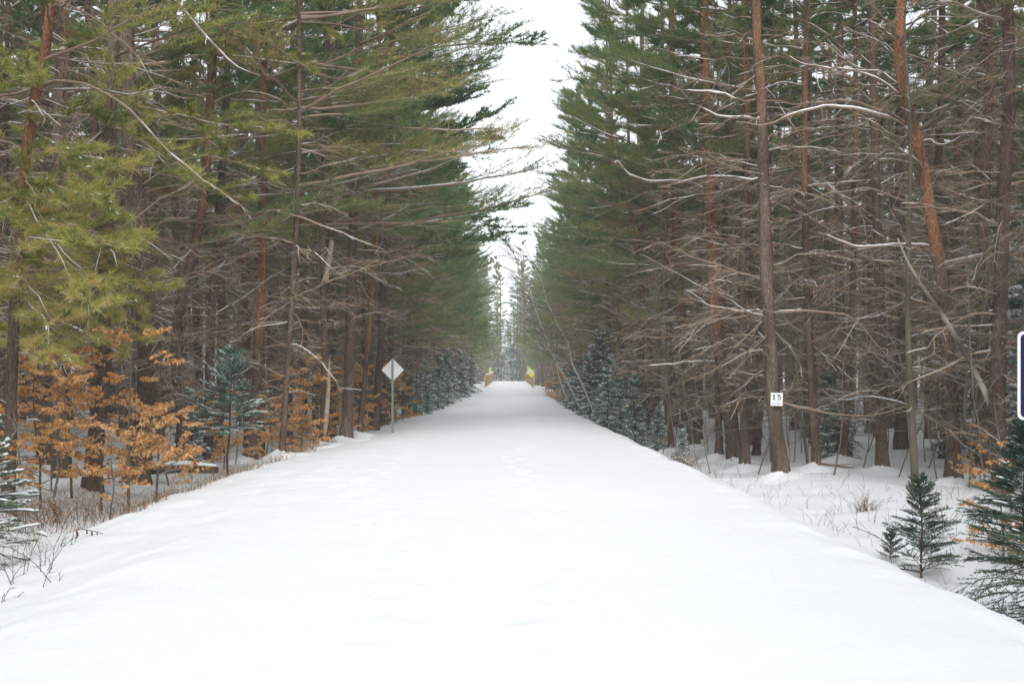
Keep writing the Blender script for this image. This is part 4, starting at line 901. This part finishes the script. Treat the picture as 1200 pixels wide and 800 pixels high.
for i, (px, d, n, h, l) in enumerate(((43, 9.9, 3, .55, 'upright dark twig pair poking from the near left slope'), (60, 10.1, 5, .4, 'forked weed with shrivelled tips left of the withered fern'), (22, 9.3, 3, .5, 'thin slanting weed stems lowest on the left slope'), (55, 9.2, 3, .5, 'fine bent grass stalks in front of the forked weed'), (8, 8.8, 4, .2, 'stubby dark twigs flat on the snow at the left edge'), (75, 11.8, 6, .35, 'weedy stalks just below the bramble clumps'), (30, 12.4, 9, .4, 'tuft of weeds between brambles and slope'),
        (985, 15.6, 3, .35, 'few fine stalks on open snow left of the small leafless bush'), (965, 17.5, 5, .3, 'thin stalks on open snow near the slim pine'), (870, 20, 4, .35, 'fine stalks below the curved foot of the orange pine'), (905, 18, 4, .4, 'fine stalks in front of the numbered pine'), (1098, 10.1, 3, .4, 'dead stalk with a bent head right of the lone little spruce'), (1040, 13.0, 3, .35, 'bare stalks left of the lone little spruce'), (1110, 15.4, 9, .9, 'dark leaning stalks beneath the crooked orange pine'))):
    plant_brush('weed', 150 + i, px, d, n, .04 + .012 * n, h, l, 'weed', 'fern' if i < 6 else 'dry', r=.0045 if i < 7 else .0035)
x, d, z = at(1000, 632); b = np.array([x, d, z])
tp = [P3(a, c, d) - b for a, c in ((1062, 655), (1042, 640), (1020, 628), (1000, 620))]
m = MB(); P = smooth_poly(tp, 10)[None] + np.array([0, 0, .04]); m.tubes(P, np.linspace(.012, .004, 10)[None], 5, tint=.3)
Q, _ = grow(np.random.default_rng(4), P, 6, .3, .3); m.tubes(Q, np.array([[.004, .003, .003, .002]]), 3, tint=.3)
o = root('fallen_branch', b, 'dark fallen branch sticking out of the snow left of the lone little spruce', 'branch'); m.build('stick', M['twig'], o)
x, d, z = at(1000, 548); b = np.array([x, d, z])
tp = [P3(a, c, d) - b for a, c in ((962, 546), (985, 549), (1010, 553), (1030, 560), (1038, 566))]
m = MB(); P = smooth_poly(tp, 10)[None] + np.array([0, 0, .06]); m.tubes(P, np.linspace(.03, .015, 10)[None], 5, tint=.3); Q, _ = grow(np.random.default_rng(6), P, 8, .5, .1); m.tubes(Q, np.array([[.007, .006, .004, .003]]), 3, tint=.3)
o = root('fallen_branch', b, 'long fallen branch lying on the snow by the slim pine', 'branch'); m.build('stick', M['twig'], o); sm = MB(); snow_on(np.random.default_rng(5), sm, P, np.linspace(.03, .015, 10)[None], 1.1); sm.build('branch_snow', M['snow'], o)
# fallen log and cut stump
x, d, z = at(195, 545); d = 20.5; x = (195 - CX) / FPX * d; b = np.array([x, d, float(gz(x, d)) + .3])
o = root('fallen_log', b, 'dark fallen log with snow on top behind the crooked pine', 'log')
P = np.array([[[-.9, .1, -.05], [-.3, 0, 0], [.4, -.05, .03], [1.1, -.2, .0]]]); m = MB(); m.tubes(P, np.array([[.10, .11, .10, .08]]), 9, tint=.1, rnoise=1 + np.random.default_rng(8).normal(0, .06, (1, 4, 9))); m.build('log', M['bark'], o)
m = MB(); m.tubes(P + np.array([0, 0, .08]), np.array([[.05, .085, .08, .03]]), 7); m.build('log_snow', M['snow'], o)
x, d, z = at(775, 521); o = root('tree_stump', (x, d, z), 'small stump with a fresh orange cut beside the patchy orange pine', 'stump')
m = MB(); m.tubes(np.array([[[0, 0, -.2], [0, 0, .05], [.01, 0, .34]]]), np.array([[.15, .13, .12]]), 10, tint=.2); m.build('stump_bark', M['cut'], o)
m = MB(); a = np.arange(10) * .628; m.add(np.concatenate([np.stack([.125 * np.cos(a) + .01, .125 * np.sin(a), .34 + .09 * np.sin(a)], -1), [[.01, 0, .36]]]), tris=[(i, (i + 1) % 10, 10) for i in range(10)]); m.build('cut_face', M['cut'], o)
m = MB(); a = np.arange(10) * .628; m.add(np.concatenate([np.stack([.12 * np.cos(a) + .01, .12 * np.sin(a), .36 + .09 * np.sin(a)], -1), [[.01, 0, .44]]]), tris=[(i, (i + 1) % 10, 10) for i in range(10)]); m.build('snow_cap', M['snow'], o)
# withered fern
x, d, z = at(104, 628); b = np.array([x, d, z]); o = root('withered_fern', b, 'curled dead fern frond arching out of the bare snow slope', 'fern')
pp = [P3(a, c, d) - b for a, c in ((90, 626), (89, 621), (93, 619), (104, 621), (114, 623), (123, 626))]
m = MB(); m.tubes(smooth_poly([np.array(pp[0]) - Z * .08] + pp, 14)[None], np.linspace(.008, .004, 14)[None], 5, tint=.6); m.build('stalk', M['fern'], o)
for px, py, ln in ((101, 620.5, 5), (107, 621.5, 7), (113.5, 623, 9), (122, 626, 7), (90, 622, 7)):
    q = P3(px, py, d) - b; l_ = ln / FPX * d; m = MB()
    m.tubes(np.array([[q, q + (.006, .004, -l_ * .4), q + (.012, -.006, -l_ * .8), q + (.004, 0, -l_)]]), np.array([[.004, .011, .012, .003]]), 6, tint=.3, rnoise=np.random.default_rng(int(px)).uniform(.6, 1.2, (1, 4, 6))); m.build('leaflet', M['fern'], o)
# grass and weeds along the left verge: nobody could count them
rng = np.random.default_rng(61); n = 1900
yy = 14 + 46 * rng.random(n) ** 1.3; xx = -4.75 - np.abs(rng.normal(0, .35, n)) - .5 * sst(yy, 24, 15) + .3 * wav(yy, yy * 0, 4); L = .22 * rng.uniform(.3, 1.3, n)
P = np.zeros((n, 4, 3)); t = np.linspace(0, 1, 4); az = rng.uniform(0, 6.28, n); ln = rng.uniform(.1, .8, n)
P[..., 0] = xx[:, None] + np.cos(az)[:, None] * ln[:, None] * L[:, None] * t ** 1.6; P[..., 1] = yy[:, None] + np.sin(az)[:, None] * ln[:, None] * L[:, None] * t ** 1.6
P[..., 2] = gz(xx, yy)[:, None] - .02 + L[:, None] * (t - .3 * ln[:, None] * t ** 2)
m = MB(); m.tubes(P, np.array([[.004, .0035, .003, .0015]]), 3, tint=rng.uniform(.1, 1, n)); m.build('dry_grass', M['dry'], kind='stuff')
n = 500; yy = 13 + 40 * rng.random(n) ** 1.2; xx = 5.0 + np.abs(rng.normal(0, 1.6, n)); L = .28 * rng.uniform(.3, 1.3, n); az = rng.uniform(0, 6.28, n); ln = rng.uniform(.1, .8, n)
P = np.zeros((n, 4, 3)); P[..., 0] = xx[:, None] + np.cos(az)[:, None] * ln[:, None] * L[:, None] * t ** 1.6; P[..., 1] = yy[:, None] + np.sin(az)[:, None] * ln[:, None] * L[:, None] * t ** 1.6
P[..., 2] = gz(xx, yy)[:, None] - .02 + L[:, None] * (t - .3 * ln[:, None] * t ** 2)
m = MB(); m.tubes(P, np.array([[.0035, .003, .0025, .0015]]), 3, tint=rng.uniform(.0, .7, n)); m.build('weed_stalks', M['fern'], kind='stuff')

# ------------------------------------------------------------------ signs
def plate_mb(w, h, t, r=.0, seg=5, diamond=False):
    """rounded plate in the XZ plane, thickness t along Y"""
    pts = []
    for cx, cz, a0 in ((w / 2 - r, h / 2 - r, 0), (-w / 2 + r, h / 2 - r, 90), (-w / 2 + r, -h / 2 + r, 180), (w / 2 - r, -h / 2 + r, 270)):
        for k in range(seg): a = math.radians(a0 + 90 * k / (seg - 1)); pts.append((cx + r * math.cos(a), cz + r * math.sin(a)))
    p = np.array(pts)
    if diamond: c, s = math.cos(math.pi / 4), math.sin(math.pi / 4); p = p @ np.array([[c, s], [-s, c]])
    n = len(p); m = MB(); V = []
    for y in (-t / 2, t / 2): V += [(q[0], y, q[1]) for q in p]
    V += [(0, -t / 2, 0), (0, t / 2, 0)]
    tr = [(i, (i + 1) % n, 2 * n) for i in range(n)] + [(n + (i + 1) % n, n + i, 2 * n + 1) for i in range(n)]
    m.add(V, tris=tr, quads=[((i + 1) % n, i, n + i, n + (i + 1) % n) for i in range(n)])
    return m
x, d, z = at(460, 507); o = root('trail_sign', (x, d, z), 'back of a white diamond sign on a grey steel post at the path edge', 'sign')
Hs = (507 - 421) / FPX * d; w = 19.0 / FPX * d
m = MB(); m.box((-.028, 0, Hs / 2 - .15), (.007, .045, Hs + .3)); m.box((.028, 0, Hs / 2 - .15), (.007, .045, Hs + .3)); m.box((0, .02, Hs / 2 - .15), (.049, .006, Hs + .296))
m.build('post', M['steel'], o, smooth=False)
m = plate_mb(w, w, .006, .035, diamond=True); p = m.build('plate', M['plate'], o, smooth=False); p.location = (0, .032, Hs - w * .707 + .03)
for dz in (-.1, .1): m = MB(); m.tubes(np.array([[[0, 0, 0], [0, .022, 0]]]), np.array([[.012, .012]]), 6); bt = m.build('bolt', M['steel'], o, smooth=False); bt.location = (0, -.008, Hs - w * .707 + dz)
# the 15 sign, nailed to its pine
to, tb, td, ttp, _ = TREES['R1']
c = P3(907, 467.5, td); zl = c[2] - tb[2]; ty_ = float(np.interp(zl, ttp[:, 2], ttp[:, 1])) + tb[1]
W, Hh = 14.2 / FPX * td, 15.2 / FPX * td
o = root('number_sign', (c[0], ty_ - .25, c[2] - Hh / 2), 'small white sign reading 15 nailed to the large grey pine', 'sign'); o.rotation_euler = (0, .025, .05)
p = plate_mb(W, Hh, .006, .006).build('plate', M['white'], o, smooth=False); p.location = (0, 0, Hh / 2)
def digit(polys, name, mt, dy=-.005):
    m = MB()
    for (x0, z0, x1, z1) in polys: m.box(((x0 + x1) / 2 * W, dy, ((z0 + z1) / 2) * Hh), (abs(x1 - x0) * W, .003, abs(z1 - z0) * Hh))
    m.build(name, mt, o, smooth=False)
digit([(-.27, .50, -.18, .86), (-.33, .73, -.27, .80), (-.35, .47, -.10, .51)], 'digit', M['ink'])
def five():
    a = np.linspace(R(140), R(-150), 14); cx, cz, rx, rz_ = .19, .615, .125, .125
    m = MB(); m.box((.19 * W, -.005, .835 * Hh), (.22 * W, .003, .055 * Hh)); m.box((.10 * W, -.0051, .755 * Hh), (.05 * W, .003, .17 * Hh))
    V, q = [], []
    for i, t_ in enumerate(a):
        for k in (1.25, .72): V.append(((cx + rx * k * math.cos(t_)) * W, -.0068, (cz + rz_ * k * math.sin(t_)) * Hh))
        if i: q.append((2 * i - 2, 2 * i - 1, 2 * i + 1, 2 * i))
    m.add(V, quads=q); m.build('digit', M['ink'], o, smooth=False)
five()
rr_ = random.Random(3)
def dashes(zc, h, x0, x1, mt, name):
    m = MB(); x = x0
    while x < x1:
        w_ = rr_.uniform(.012, .03)
        if rr_.random() > .18: m.box(((x + w_ / 2) * W, -.005, (zc + rr_.uniform(-.2, .2) * h) * Hh), (w_ * W, .003, h * rr_.uniform(.55, 1) * Hh))
        x += w_ + .012
    m.build(name, mt, o, smooth=False, kind='stuff')
dashes(.375, .035, -.22, .22, M['steel'], 'small_print'); dashes(.17, .06, -.38, .38, M['blueink'], 'blue_line')
for dx in (0,): m = MB(); m.tubes(np.array([[[0, 0, 0], [0, .3, 0]]]), np.array([[.006, .006]]), 6); q = m.build('nail', M['steel'], o, smooth=False); q.location = (dx, -.01, Hh * .94)
# navy sign at the edge
d = 8.6; x0 = (1192.5 - CX) / FPX * d; Hb = 104 / FPX * d; Wb = .62; zc = P3(0, 440, d)[2]; x = x0 + Wb / 2; g = float(gz(x, d))
o = root('path_sign', (x, d, g), 'navy sign with a rounded white border cut off at the edge', 'sign')
m = MB(); m.box((0, .04, (zc - g) / 2 + Hb / 4 - .1), (.06, .04, zc - g + Hb / 2)); m.build('post', M['steel'], o, smooth=False)
p = plate_mb(Wb, Hb, .008, .055, 7).build('plate', M['white'], o, smooth=False); p.location = (0, 0, zc - g)
p = plate_mb(Wb - .05, Hb - .05, .004, .035, 7).build('face', M['navy'], o, smooth=False); p.location = (0, -.007, zc - g)
for dz in (-.25, .25): m = MB(); m.tubes(np.array([[[0, 0, 0], [0, .05, 0]]]), np.array([[.01, .01]]), 6); q = m.build('bolt', M['steel'], o, smooth=False); q.location = (0, -.0105, zc - g + dz)
# far yellow diamond and the bridge railings
d = 118; x = (623 - CX) / FPX * d; g = float(gz(x, d)); zc = P3(0, 439, d)[2]
o = root('warning_sign', (x, d, g), 'tiny yellow diamond sign far off at the right path edge', 'sign')
m = MB(); m.box((0, .03, (zc - g) / 2), (.06, .04, zc - g + .3)); m.build('post', M['steel'], o, smooth=False)
p = plate_mb(.46, .46, .01, .04, diamond=True).build('plate', M['yellow'], o, smooth=False); p.location = (0, 0, zc - g)
for side, word in ((-1, 'left'), (1, 'right')):
    ya, yb = 122.0, 178.0; o = root('bridge_railing', (side * 3.0, ya, float(gz(side * 3.0, ya))), f'pale wooden bridge railing far ahead on the {word} of the path', 'railing'); b = np.array(o.location)
    gy = lambda y: float(gz(0, y)) + .1
    pm = MB(); pm.box((0, 0, .6), (.14, .14, 1.6)); pme = pm.mesh('post', M['wood'], False)
    np_ = 24; cap = MB()
    for i in range(np_ + 1):
        y = ya + (yb - ya) * i / np_
        q = link('post', pme, o); q.location = (0, y - ya, gy(y) - b[2])
    for j, h in enumerate((.45, .85, 1.25)):
        for i in range(6):
            y0, y1 = ya + (yb - ya) * i / 6, ya + (yb - ya) * (i + 1) / 6; m = MB()
            P = np.array([[[-side * .09, y - ya, gy(y) - b[2] + h] for y in np.linspace(y0, y1 - .02, 4)]]); m.tubes(P, np.full((1, 4), .085), 4); m.build('rail', M['wood'], o, smooth=False)
    m = MB(); P = np.array([[[0, y - ya, gy(y) - b[2] + 1.42] for y in np.linspace(ya, yb, 12)]]); m.tubes(P, np.full((1, 12), .1), 6); m.build('rail_snow', M['snow'], o)
    # hazard marker on the end post
    q = root('hazard_marker', (side * 3.05, ya + (35 if side < 0 else 30), gy(ya + 32) + 1.35), f'narrow lime marker standing by the {word} bridge railing', 'marker')
    m = MB(); m.box((0, 0, .3), (.05, .05, 1.2)); m.build('stake', M['wood'], q, smooth=False); m = MB(); m.box((0, -.04, .62), (.28, .02, .75)); m.build('panel', M['lime'], q, smooth=False)

# ------------------------------------------------------------------ the air
hz = bpy.data.materials.new('haze'); hz.use_nodes = True
n = hz.node_tree.nodes; n.remove(n['Principled BSDF'])
pv = n.new('ShaderNodeVolumePrincipled'); pv.inputs['Color'].default_value = (.96, .98, 1, 1); pv.inputs['Density'].default_value = .0010; pv.inputs['Anisotropy'].default_value = .0
hz.node_tree.links.new(pv.outputs[0], n['Material Output'].inputs['Volume'])
m = MB(); zlo, zhi = float(ZZ.min()) - 1, max(float(ZZ.max()), 32) + 1.5
m.box((0, 560, (zlo + zhi) / 2), (1410, 1260, zhi - zlo)); m.build('haze', hz, smooth=False, kind='stuff')
